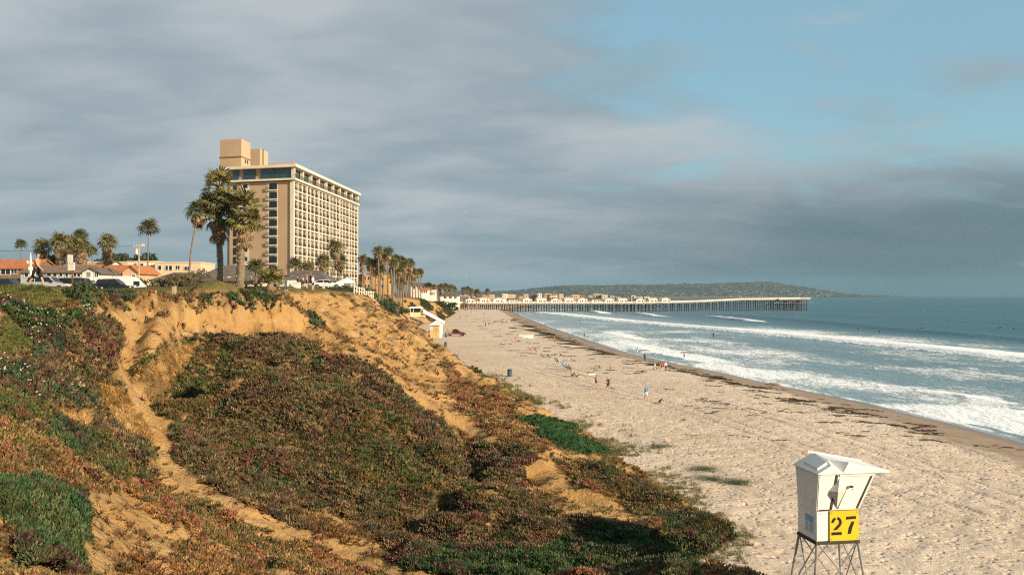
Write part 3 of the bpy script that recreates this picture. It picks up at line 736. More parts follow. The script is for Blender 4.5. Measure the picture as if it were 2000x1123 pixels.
PAL = {  # leaf colours of each kind of cover
 'grass': [(.075, .10, .022), (.11, .125, .03), (.15, .14, .04), (.06, .085, .02)],
 'green': [(.024, .056, .018), (.036, .080, .024), (.07, .095, .03), (.03, .055, .028), (.095, .045, .035), (.10, .10, .04), (.045, .07, .022)],
 'purple': [(.125, .062, .040), (.10, .070, .038), (.06, .068, .032), (.16, .065, .045), (.15, .105, .05), (.08, .06, .036), (.21, .13, .06), (.08, .09, .032), (.15, .10, .045), (.12, .10, .04)],
 'olive': [(.10, .095, .03), (.06, .085, .026), (.13, .11, .035), (.16, .10, .035), (.05, .07, .03), (.12, .06, .035)],
 'orange': [(.24, .105, .038), (.17, .085, .035), (.29, .15, .055), (.13, .095, .035), (.22, .075, .045), (.17, .13, .045), (.10, .09, .035), (.30, .19, .08)],
 'brown': [(.18, .095, .035), (.13, .08, .03), (.22, .13, .05), (.10, .085, .03), (.15, .06, .03)],
 'straw': [(.42, .25, .085), (.36, .20, .06), (.48, .31, .12), (.28, .15, .045)],
}
WORD = {'grass': 'short green grass along the near edge of the bluff', 'green': 'dark green ice plant mats', 'purple': 'purplish ice plant carpet over the big hump',
        'olive': 'olive green scrub in the hollows of the slope', 'orange': 'rust orange ice plant on the dry slopes', 'brown': 'dry brown scrub on the bluff face', 'straw': 'golden straw grass beside the dirt path'}
def cover():
    n = 640000
    # candidates spread so that near ground, seen larger, is set more densely
    u = rng.random(n); Yc = 1.0 / (1 / 9.0 + u * (1 / 124.0 - 1 / 9.0)); Xc = rng.uniform(-0.66, 0.34, n) * Yc
    keep = rng.random(n) < np.clip(Yc / 26.0, 0.0, 1) ** 0.35
    Xc, Yc = Xc[keep], Yc[keep]
    Zc = zbluff(Xc, Yc); ok = (Zc > zbeach(Xc, Yc) + 0.02)
    Xc, Yc, Zc = Xc[ok], Yc[ok], Zc[ok]
    e = 0.35
    gx = (zbluff(Xc + e, Yc) - zbluff(Xc - e, Yc)) / (2 * e); gy = (zbluff(Xc, Yc + e) - zbluff(Xc, Yc - e)) / (2 * e)
    C, V = classify(Xc, Yc, Zc)
    plat = (Zc > 13.72) & (Yc > 47.5) & (Xc < -14)
    ok = (rng.random(len(Xc)) < V) & ~plat
    Xc, Yc, Zc, gx, gy, C = (a[ok] for a in (Xc, Yc, Zc, gx, gy, C))
    for ci, nm in enumerate(CLS):
        if nm == 'bare': continue
        m = np.where(C == ci)[0]
        if not len(m): continue
        half = np.array_split(rng.permutation(m), 2)
        for hi, sel in enumerate(half):
            if nm in ('grass', 'straw'): me = grass_clump(hi + 5, 26, 0.55 if nm == 'straw' else 0.35, 0.9)
            elif nm == 'brown' and hi: me = grass_clump(31, 22, 0.42, 0.9)
            elif nm == 'olive' and hi: me = grass_clump(37, 24, 0.4, 0.9)
            else: me = iceplant_clump(ci * 7 + hi)
            y = Yc[sel]; x = Xc[sel]
            s0 = 0.36 * np.clip(y / 36.0, 0.30, 2.0) ** 0.75 * rng.uniform(0.65, 1.35, len(sel))
            hump = 0.75 + 0.9 * np.clip(fbm(x / 1.1 + 15, y / 1.1 + 4, 3) + 0.35, 0, 1)
            if nm in ('orange', 'brown'): s0 = s0 * 0.85
            sz = s0 * hump
            if nm == 'grass': sz = sz * 0.6
            rot = np.stack([gy[sel] * 0.7 + rng.normal(0, .18, len(sel)), -gx[sel] * 0.7 + rng.normal(0, .18, len(sel)), rng.uniform(0, 6.28, len(sel))], -1)
            pal = np.array(PAL[nm]); ii = rng.integers(0, len(pal), len(sel))
            zone = fbm(x / 2.2 + 60, y / 2.2, 3)
            ii = np.where(rng.random(len(sel)) < 0.6, np.clip(((zone + 0.35) / 0.7 * len(pal)), 0, len(pal) - 1).astype(int), ii)
            t = pal[ii] * rng.uniform(0.3, 1.55, (len(sel), 1)) * (1.02 if nm in ('purple', 'olive', 'green') else 1.08)
            tint = np.concatenate([t, np.ones((len(sel), 1))], 1)
            P = np.stack([x, y, Zc[sel] - 0.03 + 0.75 * np.clip(fbm(x / 0.9 + 15, y / 0.9 + 4, 3) + 0.06, 0, 1) * (nm in ('purple', 'green', 'olive', 'orange'))], -1)
            scatter({'grass': 'turf', 'straw': 'straw_grass'}.get(nm, 'ground_cover'), WORD[nm] + (', finer shoots' if hi else ''), 'ground cover', me, P, rot, np.stack([s0, s0, sz], -1), tint)
    # white daisies in the green mat at the upper left
    m = np.where((C == 2) & (Xc / Yc < -0.475) & (Yc > 32))[0]; m = rng.permutation(m)[:120]
    fl = MB()
    for j in range(7):
        a = j * 0.9; fl.add([(0, 0, .0), (.5 * math.cos(a - .3), .5 * math.sin(a - .3), .12), (.62 * math.cos(a), .62 * math.sin(a), .1), (.5 * math.cos(a + .3), .5 * math.sin(a + .3), .12)], [(0, 1, 2, 3)])
    fme_ = fl.mesh('daisy', [LEAF])
    P = np.stack([Xc[m], Yc[m] - 0.1, Zc[m] + 0.36], -1); z = np.zeros(len(m))
    scatter('daisy_flowers', 'white daisy heads dotted over the green mat at upper left', 'flowers', fme_, P, np.stack([z + .7, z, z], -1), np.full((len(m), 3), 0.06) * rng.uniform(.6, 1.2, (len(m), 1)), np.tile([.85, .84, .70, 1], (len(m), 1)))
cover()

def far_scrub():
    """bushes on the coast slope beyond the first spur and along its top"""
    n = 26000; Yc = 118 * (560 / 118) ** rng.random(n); e, t = Xe(Yc), Xt(Yc)
    Xc = e + (t - e) * rng.uniform(-0.25, 1.02, n)
    Zc = zbluff(Xc, Yc); d_ = fbm(Xc / 3.5 + 4, Yc / 16, 4)
    ok = (d_ > np.where(Yc > 260, -0.03, -0.03)); Xc, Yc, Zc = Xc[ok], Yc[ok], Zc[ok]
    s0 = 0.55 * np.clip(Yc / 160, 0.7, 1.8) * rng.uniform(.5, 1.2, len(Xc)); top_ = Zc > Zt(Yc) - 3
    s1 = s0 * np.where(top_ & (Yc < 420), 1.3, 0.55)
    pal = np.array([(.03, .05, .022), (.05, .065, .025), (.10, .085, .035), (.15, .10, .04), (.035, .045, .025)]); ii = np.where(top_, rng.integers(0, 2, len(Xc)), rng.integers(0, 5, len(Xc)))
    tint = np.concatenate([pal[ii] * rng.uniform(.7, 1.3, (len(Xc), 1)), np.ones((len(Xc), 1))], 1)
    rot = np.stack([rng.normal(0, .2, len(Xc)), rng.normal(0, .2, len(Xc)), rng.uniform(0, 6.28, len(Xc))], -1)
    scatter('scrub', 'dark green scrub on the coast slope below the row of palms', 'scrub', iceplant_clump(91, 34, .6, .55), np.stack([Xc, Yc, Zc], -1), rot, np.stack([s0, s0, s1], -1), tint)
far_scrub()

def toe_grass():
    n = 9000; Yc = 36 * (230 / 36) ** rng.random(n); Xc = Xt(Yc) + rng.normal(-0.6, 1.3, n) + rng.exponential(1.0, n)
    Zc = np.maximum(zbeach(Xc, Yc), zbluff(Xc, Yc)); ok = (fbm(Xc / 3, Yc / 6, 3) > 0.02) & (Zc < 4.2); Xc, Yc, Zc = Xc[ok], Yc[ok], Zc[ok]
    s0 = .42 * np.clip(Yc / 60, .7, 2) * rng.uniform(.6, 1.3, len(Xc))
    pal = np.array([(.12, .12, .04), (.25, .18, .06), (.09, .11, .035)]); tint = np.concatenate([pal[rng.integers(0, 3, len(Xc))], np.ones((len(Xc), 1))], 1)
    scatter('beach_grass', 'thin yellow green grass along the foot of the bluff', 'grass', grass_clump(77, 20, .5, 1.0), np.stack([Xc, Yc, Zc], -1), np.stack([0 * Xc, 0 * Xc, rng.uniform(0, 6, len(Xc))], -1), np.stack([s0] * 3, -1), tint)
toe_grass()

def kelp():
    r = random.Random(5); mb = MB()
    for i in range(16):
        a = r.gauss(0, .5); x, y = r.uniform(-.7, .7), r.uniform(-.25, .25); L = r.uniform(.3, .9); hh = r.uniform(.03, .14); wv = r.uniform(.02, .05)
        c_, s_ = math.cos(a), math.sin(a)
        mb.tube([(x - c_ * L / 2, y - s_ * L / 2, 0), (x, y, hh), (x + c_ * L / 2, y + s_ * L / 2 + r.uniform(-.1, .1), .01)], [wv * .5, wv, wv * .4], 4)
    me = mb.mesh('kelp_strand', [LEAF])
    n = 80000; Yc = 70 * (460 / 70) ** rng.random(n); s = rng.uniform(7, 34, n)
    s += 0; Xc = Xs(Yc) - s
    line = 12.8 + 2.6 * fbm(Yc / 30, Yc * 0 + 3, 3) + 2.0 * fbm(Yc / 9, Yc * 0, 2)
    near = np.exp(-((s - line) / 2.0) ** 2) * (fbm(Xc / 4.0 + Yc / 6.0, Yc / 3.0, 4) > 0.07); streak = (fbm(Xc / 5.0 + Yc / 9.0, Yc / 2.4 - Xc / 9, 4) > 0.205) * 0.5 * np.exp(-np.maximum(s - 15, 0) / 12)
    ok = rng.random(n) < np.maximum(near * 0.7, streak * 0.6) * sstep(520, 160, Yc); Xc, Yc = Xc[ok], Yc[ok]; Zc = zbeach(Xc, Yc)
    s0 = .46 * np.clip(Yc / 150, .7, 1.8) * rng.uniform(.5, 1.4, len(Xc))
    pal = np.array([(.030, .022, .012), (.045, .032, .014), (.022, .02, .014), (.06, .035, .02)]); tint = np.concatenate([pal[rng.integers(0, 4, len(Xc))], np.ones((len(Xc), 1))], 1)
    scatter('seaweed', 'dark kelp wrack strewn in lines along the wet sand', 'seaweed', me, np.stack([Xc, Yc, Zc + .02], -1), np.stack([0 * Xc, 0 * Xc, rng.normal(0.35, .5, len(Xc))], -1), np.stack([s0 * 1.2, s0, s0], -1), tint)
kelp()

# ================================================================== THINGS
def ordinal(i):
    return ['first', 'second', 'third', 'fourth', 'fifth', 'sixth', 'seventh', 'eighth', 'ninth', 'tenth', 'eleventh', 'twelfth', 'thirteenth', 'fourteenth', 'fifteenth', 'sixteenth', 'seventeenth', 'eighteenth', 'nineteenth', 'twentieth', 'twenty-first', 'twenty-second', 'twenty-third', 'twenty-fourth', 'twenty-fifth', 'twenty-sixth', 'twenty-seventh', 'twenty-eighth', 'twenty-ninth', 'thirtieth', 'thirty-first', 'thirty-second', 'thirty-third', 'thirty-fourth', 'thirty-fifth', 'thirty-sixth', 'thirty-seventh', 'thirty-eighth', 'thirty-ninth', 'fortieth'][i]

WHITE = mat('white_paint', (.74, .70, .63), .6, .08, .6, dirt=(.5, .42, .33))
CREAM = mat('cream_concrete', (.70, .62, .50), .8, .08, .2)
TAN = mat('tan_stucco', (.47, .335, .215), .9, .07, .12, obj=False)
DARKGLASS = glass_mat('dark_glass')
TEALGLASS = mat('teal_glass', (.02, .06, .07), .08, .35, .15, spec=.8)
PALECURT = mat('pale_curtain_glass', (.34, .31, .26), .35, .3, .3)
CURTAIN = mat('curtained_glass', (.12, .11, .09), .3, .4, .3)
RAIL = mat('dark_iron', (.035, .030, .026), .6, .2)
TERRA = mat('terracotta_tiles', (.42, .155, .062), .85, .3, 1.2, bump=.05, stretch=(3, .6, .6))
GREYROOF = mat('grey_shingles', (.13, .105, .085), .9, .3, 1.0, bump=.03, stretch=(.6, .6, 4))
BROWNROOF = mat('brown_shingles', (.20, .13, .085), .9, .25, 1.0, bump=.03)
BROWNWOOD = mat('brown_boards', (.20, .13, .075), .85, .3, 1.5, stretch=(4, 4, .4))
PEACH = mat('peach_stucco', (.55, .36, .22), .9, .1, .3)
PALEGREEN = mat('pale_green_stucco', (.36, .42, .38), .9, .1, .3)
BEIGE = mat('beige_stucco', (.58, .46, .32), .9, .08, .3)
OCHRE = mat('ochre_stucco', (.50, .30, .11), .9, .12, .3)
DARKWOOD = mat('weathered_piles', (.075, .055, .042), .9, .35, .8)
GREYWOOD = mat('grey_timber', (.30, .255, .20), .9, .25, 1.2, stretch=(1, 1, .3))
PALEWOOD = mat('pale_timber', (.42, .33, .23), .9, .25, 1.2)  # plain pale timber colour for posts, poles and seats
BARK = mat('palm_bark', (.20, .15, .105), .95, .4, 2.5, bump=.06, stretch=(1, 1, 5))
FROND = mat('palm_green', (.10, .115, .03), .55, .5, 1.5, c2=(.26, .22, .075))
FROND2 = mat('palm_dark_green', (.055, .075, .025), .55, .5, 1.5, c2=(.15, .14, .045))
DEAD = mat('dead_frond', (.17, .105, .055), .9, .5, 2.0, c2=(.42, .29, .16))
ASPH = mat('asphalt', (.055, .055, .055), .9, .2, 1.0)
RUBBER = mat('rubber', (.018, .018, .018), .85, .2)
STEEL = mat('bare_steel', (.42, .42, .42), .35, .15, metal=.9)
GALV = mat('galvanised', (.36, .36, .35), .55, .2, metal=.3)
LAMPW = mat('lamp_lens', (.75, .72, .66), .2, .1)
LAMPR = mat('red_lens', (.45, .03, .02), .25, .1)

# ---------------------------------------------------------- palms
def frond_mesh(seed, mt, L=1.5, fan=0.95, n=13, droop=.35, pet=True):
    """a fan leaf pointing along +X: stalk and a hand of drooping blades"""
    r = random.Random(seed); mb = MB()
    if pet: mb.tube([(0, 0, 0), (L * .35, 0, .05 * L), (L * .62, 0, .04 * L)], [.035 * L, .022 * L, .018 * L], 4)
    hub = Vector((L * .58, 0, .045 * L))
    for i in range(n):
        a = (i / (n - 1) - .5) * 2 * math.radians(105) + r.uniform(-.06, .06)
        l = fan * (1 - .18 * abs(a) / 1.8) * r.uniform(.85, 1.1); wv = .075 * fan
        d1 = Vector((math.cos(a), math.sin(a), .16 - .1 * abs(a))); sd_ = Vector((-math.sin(a), math.cos(a), 0))
        p1 = hub + d1 * l * .5 + Vector((0, 0, .02)); p2 = hub + d1 * l * .8 - Vector((0, 0, droop * l * .22)); p3 = hub + d1 * l * .98 - Vector((0, 0, droop * l * r.uniform(.55, .95)))
        up = Vector((0, 0, wv * .55))
        mb.add([hub, p1 - sd_ * wv, p1 + up, p1 + sd_ * wv, p2 - sd_ * wv * .7, p2 + sd_ * wv * .7, p3], [(0, 1, 2), (0, 2, 3), (1, 4, 2), (2, 4, 5), (2, 5, 3), (4, 6, 5)])
    return mb.mesh('frond', [mt])
FR = [frond_mesh(i, FROND if i % 2 else FROND2) for i in range(4)]
FRD = [frond_mesh(20 + i, DEAD, 1.3, .8, 11, .9) for i in range(3)]
def merge(items, mt, name):
    mb = MB()
    for me, M in items:
        vs = [M @ v.co for v in me.vertices]; mb.add(vs, [tuple(p.vertices) for p in me.polygons])
    return mb.mesh(name, [mt])
def frond_dirs(r, n, lo, hi):
    out = []
    for i in range(n):
        el = lo + (hi - lo) * ((i + .5) / n) ** .8 + r.uniform(-.12, .12); out.append((i * 2.399 + r.uniform(-.2, .2), el))
    return out
def frond_matrix(az, el, pos=(0, 0, 0), s=1.0, roll=0.0):
    return Matrix.Translation(pos) @ Matrix.Rotation(az, 4, 'Z') @ Matrix.Rotation(-el, 4, 'Y') @ Matrix.Rotation(roll, 4, 'X') @ Matrix.Scale(s, 4)
def crown_mesh(seed, n=34, s=1.0, thin=False):
    r = random.Random(seed)
    items = [(frond_mesh(seed * 50 + i, FROND, 1.35, 1.0, 8 if not thin else 6, .5), frond_matrix(a, e, s=s * r.uniform(.85, 1.15), roll=r.uniform(-.5, .5))) for i, (a, e) in enumerate(frond_dirs(r, n, -.75, 1.25))]
    return merge(items, FROND if seed % 2 else FROND2, 'crown')
def skirt_mesh(seed, L=1.6, n=40, rad=.35):
    r = random.Random(seed); items = []
    for i in range(n):
        z = -L * r.random() ** 1.3; a = r.uniform(0, 6.28)
        items.append((FRD[i % 3], frond_matrix(a, -1.25 + .35 * (1 + z / L) + r.uniform(-.15, .15), (rad * .4 * math.cos(a), rad * .4 * math.sin(a), z), r.uniform(.65, .95), r.uniform(-.5, .5))))
    return merge(items, DEAD, 'dead_frond_skirt')
CROWNS = [crown_mesh(i + 1, 32) for i in range(4)]
SKIRTS = [skirt_mesh(60, 1.1, 26), skirt_mesh(61, 2.2, 44)]
def trunk_points(h, lean, bend, n=7):
    return [(lean * h * t + bend * math.sin(t * math.pi), .3 * bend * math.sin(t * 2.5), h * t) for t in [i / (n - 1) for i in range(n)]]
TRUNKS = {}
def palm(px, py_top, Y, label, r0=.20, crown=0, s=1.0, lean=0.0, bend=0.0, skirt=None, base=None, group=None, name='fan_palm', X=None):
    x = (px - 1000) / FP * Y if X is None else X
    z0 = base if base is not None else gz(x, Y)
    ztop = CZ + (HY - py_top) / FP * Y - 1.0 * s
    h = max(2.5, ztop - z0 + .3)
    t = thing(name, label, 'palm', (x - lean * h, Y, z0 - .25), 0, group)
    pts_ = trunk_points(h, lean, bend)
    rr = [r0 * (1.5 if i == 0 else 1.15 - .45 * i / 6) for i in range(7)]
    MB().tube(pts_, rr, 8).build('trunk', BARK, t, smooth=True)
    tip = pts_[-1]
    put('crown', CROWNS[crown % 4], t, tip, (0, 0, random.uniform(0, 6)), (s,) * 3)
    if skirt is not None:
        o = put('dead_frond_skirt', SKIRTS[skirt], t, (tip[0], tip[1], tip[2] - .1), (0, 0, random.uniform(0, 6)), (s,) * 3); o['kind'] = 'stuff'
    return t

def big_palm(px, py_base, Y, py_top, label, r0, n, s, skirtL, tiers, seed, lean=0.0):
    r = random.Random(seed); x = (px - 1000) / FP * Y; z0 = gz(x, Y)
    h = CZ + (HY - py_top) / FP * Y - z0 - 1.25 * s
    t = thing('fan_palm', label, 'palm', (x, Y, z0 - .2))
    pts_ = [(0.02 * k * math.sin(k) + lean * (k / 9) ** 1.5, 0.01 * k, (h + .2) * k / 9) for k in range(10)]
    rr = [r0 * (1.5 if k == 0 else 1.12 - .03 * k) for k in range(10)]
    MB().tube(pts_, rr, 12).build('trunk', BARK, t, smooth=True)
    # old leaf-base stubs that roughen the bark
    mb = MB()
    for i in range(150):
        a = r.uniform(0, 6.28); z = r.uniform(.5, h * .98); rad = r0 * (1.1 - .25 * z / h); lx = lean * (z / h) ** 1.5
        c_ = Vector((math.cos(a) * rad + lx, math.sin(a) * rad, z)); o_ = Vector((math.cos(a), math.sin(a), .9)).normalized(); sd_ = Vector((-math.sin(a), math.cos(a), 0)) * .07
        mb.add([c_ - sd_, c_ + sd_, c_ + o_ * .13 + sd_ * .4, c_ + o_ * .13 - sd_ * .4, c_ + Vector((0, 0, .12))], [(0, 1, 2, 3), (0, 3, 4), (3, 2, 4), (2, 1, 4)])
    o = mb.build('leaf_base', PALEWOOD, t); o['kind'] = 'stuff'
    for ti in range(tiers):
        zt_ = h - ti * 1.15
        for i, (a, e) in enumerate(frond_dirs(r, n, -.95 if ti == 0 else -.9, 1.3 if ti == 0 else .55)):
            o = put('frond', FR[(i + ti) % 4], t, (lean, 0, zt_), (r.uniform(-.5, .5), 0, 0), (s * r.uniform(.85, 1.15),) * 3)
            o.rotation_euler = frond_matrix(a, e, roll=r.uniform(-.6, .6)).to_euler()
    for i in range(52):
        z = h - .5 - (tiers - 1) * 1.0 - skirtL * r.random(); a = r.uniform(0, 6.28)
        o = put('dead_frond', FRD[i % 3], t, (r0 * .5 * math.cos(a) + lean * .92, r0 * .5 * math.sin(a), z), (0, 0, 0), (s * r.uniform(.55, .95),) * 3)
        o.rotation_euler = frond_matrix(a, -1.15 + r.uniform(-.3, .35), roll=r.uniform(-.5, .5)).to_euler()
    return t
big_palm(430, 557, 80, 334, 'tall shaggy fan palm with dark hanging dead fronds in front of the hotel', .25, 20, 1.08, 1.6, 3, 3, -.15)
big_palm(467, 558, 78, 374, 'stout fan palm with a pale trunk and tan skirt, right of the taller shaggy palm', .33, 22, .95, 1.3, 2, 4, .55)
palm(388, 396, 150, 'slender leaning fan palm with a bare trunk left of the two shaggy palms', .17, 1, 1.5, .11, -.5, 0)

def feather_palm():
    Y = 84; x = (524 - 1000) / FP * Y; z0 = gz(x, Y)
    t = thing('young_palm', 'short thick palm with bright green fronds among the people on the bluff', 'palm', (x, Y, z0 - .15))
    MB().tube([(0, 0, 0), (.02, 0, .5), (.1, 0, 1.1), (.28, 0, 1.7)], [.36, .34, .3, .26], 10).build('trunk', BARK, t, smooth=True)
    r = random.Random(8)
    for i, (a, e) in enumerate(frond_dirs(r, 22, -.15, 1.35)):
        o = put('frond', FR[i % 4], t, (.28, 0, 1.7), (0, 0, 0), (r.uniform(.75, 1.0),) * 3); o.rotation_euler = frond_matrix(a, e, roll=r.uniform(-.5, .5)).to_euler()
    for i in range(12):
        a = r.uniform(0, 6.28); o = put('dead_frond', FRD[i % 3], t, (.24, 0, 1.5), (0, 0, 0), (.6,) * 3); o.rotation_euler = frond_matrix(a, -.9, roll=r.uniform(-.5, .5)).to_euler()
feather_palm()

# left-hand skyline palms
LP = [(41, 470, 260, 1, 1.3, None, 'small lone fan palm at the far left over the red roof'),
      (83, 472, 230, 2, 1.7, 1, 'dark round-headed fan palm left of the thick cluster'),
      (118, 461, 225, 0, 1.9, 1, 'full fan palm with a wide skirt in the left cluster'),
      (138, 468, 235, 3, 1.7, 1, 'fan palm squeezed in the middle of the left cluster'),
      (156, 451, 250, 1, 1.5, None, 'tallest fan palm of the left cluster, with an open head'),
      (160, 473, 222, 2, 1.8, 1, 'fan palm with tan skirt at the right of the left cluster'),
      (180, 484, 260, 3, 1.2, None, 'little dark fan palm just right of the left cluster'),
      (210, 463, 228, 0, 1.7, 1, 'fan palm with a golden brown skirt standing over the brown house'),
      (289, 433, 215, 1, 1.75, None, 'very tall thin-trunked fan palm beside the utility pole')]
for px, pt, Y, cr, s, sk, lab in LP:
    palm(px, pt, Y, lab, .26 if sk else .17, cr, s, .05 if px == 289 else 0.0, 0.3 if px == 289 else 0, sk, group='palms on the left skyline')
# in front of the hotel
for px, pt, Y, cr, s, sk, lab in [(655, 473, 190, 0, 1.35, 0, 'tallest of the palms standing before the hotel, with a leaning trunk'),
                                  (632, 502, 185, 2, 1.25, 0, 'straight palm left of the leaning palm before the hotel'),
                                  (663, 500, 200, 3, 1.3, 0, 'straight palm right of the leaning palm before the hotel'),
                                  (576, 508, 160, 1, 1.0, None, 'low palm behind the people, nearest the hotel corner'),
                                  (601, 515, 165, 2, 1.0, None, 'low palm poking over the grey roof before the hotel'),
                                  (500, 517, 105, 3, .75, None, 'bushy low palm left of the bright young palm')]:
    palm(px, pt, Y, lab, .17, cr, s, .12 if px == 655 else 0, 0, sk, group='palms before the hotel')
# the long row beyond the hotel
r = random.Random(21)
row = [(708, 500, 300), (722, 506, 305), (733, 508, 300), (738, 484, 292), (748, 497, 315), (757, 486, 296), (727, 512, 330), (744, 520, 300), (763, 500, 330), (770, 509, 318), (774, 500, 355), (780, 520, 335),
       (784, 503, 370), (788, 512, 350), (792, 508, 385), (797, 522, 400), (801, 508, 390), (806, 525, 420), (811, 528, 440), (817, 527, 470), (822, 527, 480), (766, 524, 345), (777, 530, 390), (787, 534, 420), (795, 538, 440), (803, 541, 455), (782, 545, 340),
       (838, 554, 560), (846, 557, 590), (852, 560, 610), (862, 556, 600), (870, 555, 620), (880, 557, 600), (886, 560, 640), (906, 562, 660), (914, 561, 690), (921, 565, 680), (931, 566, 690), (952, 565, 720)]
row.sort()
for i, (px, pt, Y) in enumerate(row):
    palm(px, pt, Y, 'fan palm in the long row beyond the hotel, %s from the left' % ordinal(i), .26, i, r.uniform(1.25, 1.6) * (1 if Y < 500 else 1.2), r.uniform(-.02, .03), r.uniform(-.3, .3), 0 if i % 3 else 1, group='row of palms beyond the hotel')

# ---------------------------------------------------------- broad-leaf trees and shrubs
def leafy_tree(name, label, px, py_top, Y, rx, h, seed, mt, cat='tree', n=900, trunk=True, group=None, leaf=.35, base=None):
    r = random.Random(seed); x = (px - 1000) / FP * Y; z0 = gz(x, Y) if base is None else base
    H = CZ + (HY - py_top) / FP * Y - z0
    if not trunk: h = max(h, H * 1.15)
    t = thing(name, label, cat, (x, Y, z0 - .1), 0, group)
    if trunk:
        mb = MB(); mb.tube([(0, 0, 0), (.1, 0, H * .35), (.0, .1, H * .7)], [.3, .22, .1], 7)
        for i in range(5):
            a = i * 1.3; mb.tube([(.05, 0, H * (.3 + .07 * i)), (math.cos(a) * rx * .6, math.sin(a) * rx * .5, H * (.55 + .06 * i))], [.13, .04], 5)
        mb.build('trunk', BARK, t)
    mb = MB(); blobs = [(r.uniform(-.75, .75) * rx, r.uniform(-.6, .6) * rx, H - h * r.uniform(.22, .85), r.uniform(.28, .5)) for _ in range(11)]
    for i in range(n):
        bx, by, bz, bs = blobs[i % 11]; v = Vector((r.gauss(0, 1), r.gauss(0, 1), r.gauss(0, 1))).normalized() * r.uniform(.55, 1.05)
        c_ = Vector((bx + v.x * bs * rx, by + v.y * bs * rx, bz + v.z * bs * h * .55))
        a1 = Vector((r.gauss(0, 1), r.gauss(0, 1), r.gauss(0, 1))).normalized(); a2 = a1.orthogonal().normalized(); l = leaf * r.uniform(.6, 1.3)
        mb.add([c_ - a1 * l, c_ + a2 * l * .45, c_ + a1 * l, c_ - a2 * l * .45], [(0, 1, 2, 3)])
    mb.build('crown', mt, t)
    return t
LEAFD = mat('dark_leaves', (.028, .042, .020), .7, .5, .8)
LEAFB = mat('brush_leaves', (.085, .065, .030), .8, .5, .8)
LEAFG = mat('shrub_leaves', (.040, .062, .020), .7, .5, .8)
for px, pt, Y, rx, h, lab in [(97, 496, 240, 2.8, 6, 'dark bushy tree behind the walking man'), (80, 500, 262, 2.6, 6, 'dark tree left of the bushy tree behind the walking man'),
                              (226, 486, 300, 3.2, 6, 'dark tree right of the golden-skirted palm'), (243, 494, 305, 3.4, 5, 'low dark tree above the peach apartments'), (281, 492, 300, 4.2, 7, 'wide dark tree behind the utility pole'),
                              (195, 502, 300, 2.4, 4, 'small dark treetop between the two left palms')]:
    leafy_tree('tree', lab, px, pt, Y, rx, h, px, LEAFD, group='dark trees behind the houses', leaf=.5)
leafy_tree('brush', 'big brown tangled bush left of the grey roofed park building', 352, 530, 128, 3.6, 3.4, 9, LEAFB, 'bush', 1300, False, leaf=.3)
leafy_tree('brush', 'brown tangled bush against the park building wall', 385, 518, 140, 3.2, 3.8, 10, LEAFB, 'bush', 1100, False, leaf=.3)
leafy_tree('shrub', 'dark green hedge behind the seated person', 288, 540, 125, 2.0, 2.0, 12, LEAFD, 'bush', 700, False, leaf=.22)
leafy_tree('shrub', 'dark rounded bush right of the white canopy by the hotel', 695, 556, 135, 2.6, 2.4, 13, LEAFD, 'bush', 1100, False, leaf=.25)
leafy_tree('shrub', 'green bush beside the white fence on the bluff edge', 712, 568, 140, 2.6, 2.0, 14, LEAFG, 'bush', 1000, False, leaf=.25)
leafy_tree('shrub', 'dark bush below the tall palms past the fence', 738, 566, 190, 4.2, 3.0, 15, LEAFD, 'bush', 1300, False, leaf=.35)
leafy_tree('shrub', 'dark bush at the foot of the ochre apartments', 765, 570, 230, 4.0, 3.0, 16, LEAFD, 'bush', 1100, False, leaf=.4)
leafy_tree('shrub', 'dark scrub hedge below the white hipped roof house', 876, 588, 570, 9, 5, 18, LEAFD, 'bush', 1500, False, leaf=.8)
fs = leafy_tree('flowering_shrub', 'dark shrub with white flowers beside the sign post', 152, 541, 48.5, 1.05, 1.1, 17, LEAFG, 'bush', 1200, False, leaf=.10)
mb = MB(); rr_ = random.Random(3)
for i in range(34):
    c_ = Vector((rr_.uniform(.05, .95), -.65 + rr_.uniform(-.15, .1), rr_.uniform(.0, .5)))
    mb.ball(c_, (.045, .045, .035), 5, 3)
mb.build('blossom', mat('white_petals', (.78, .75, .66), .7, .1), fs)['kind'] = 'stuff'

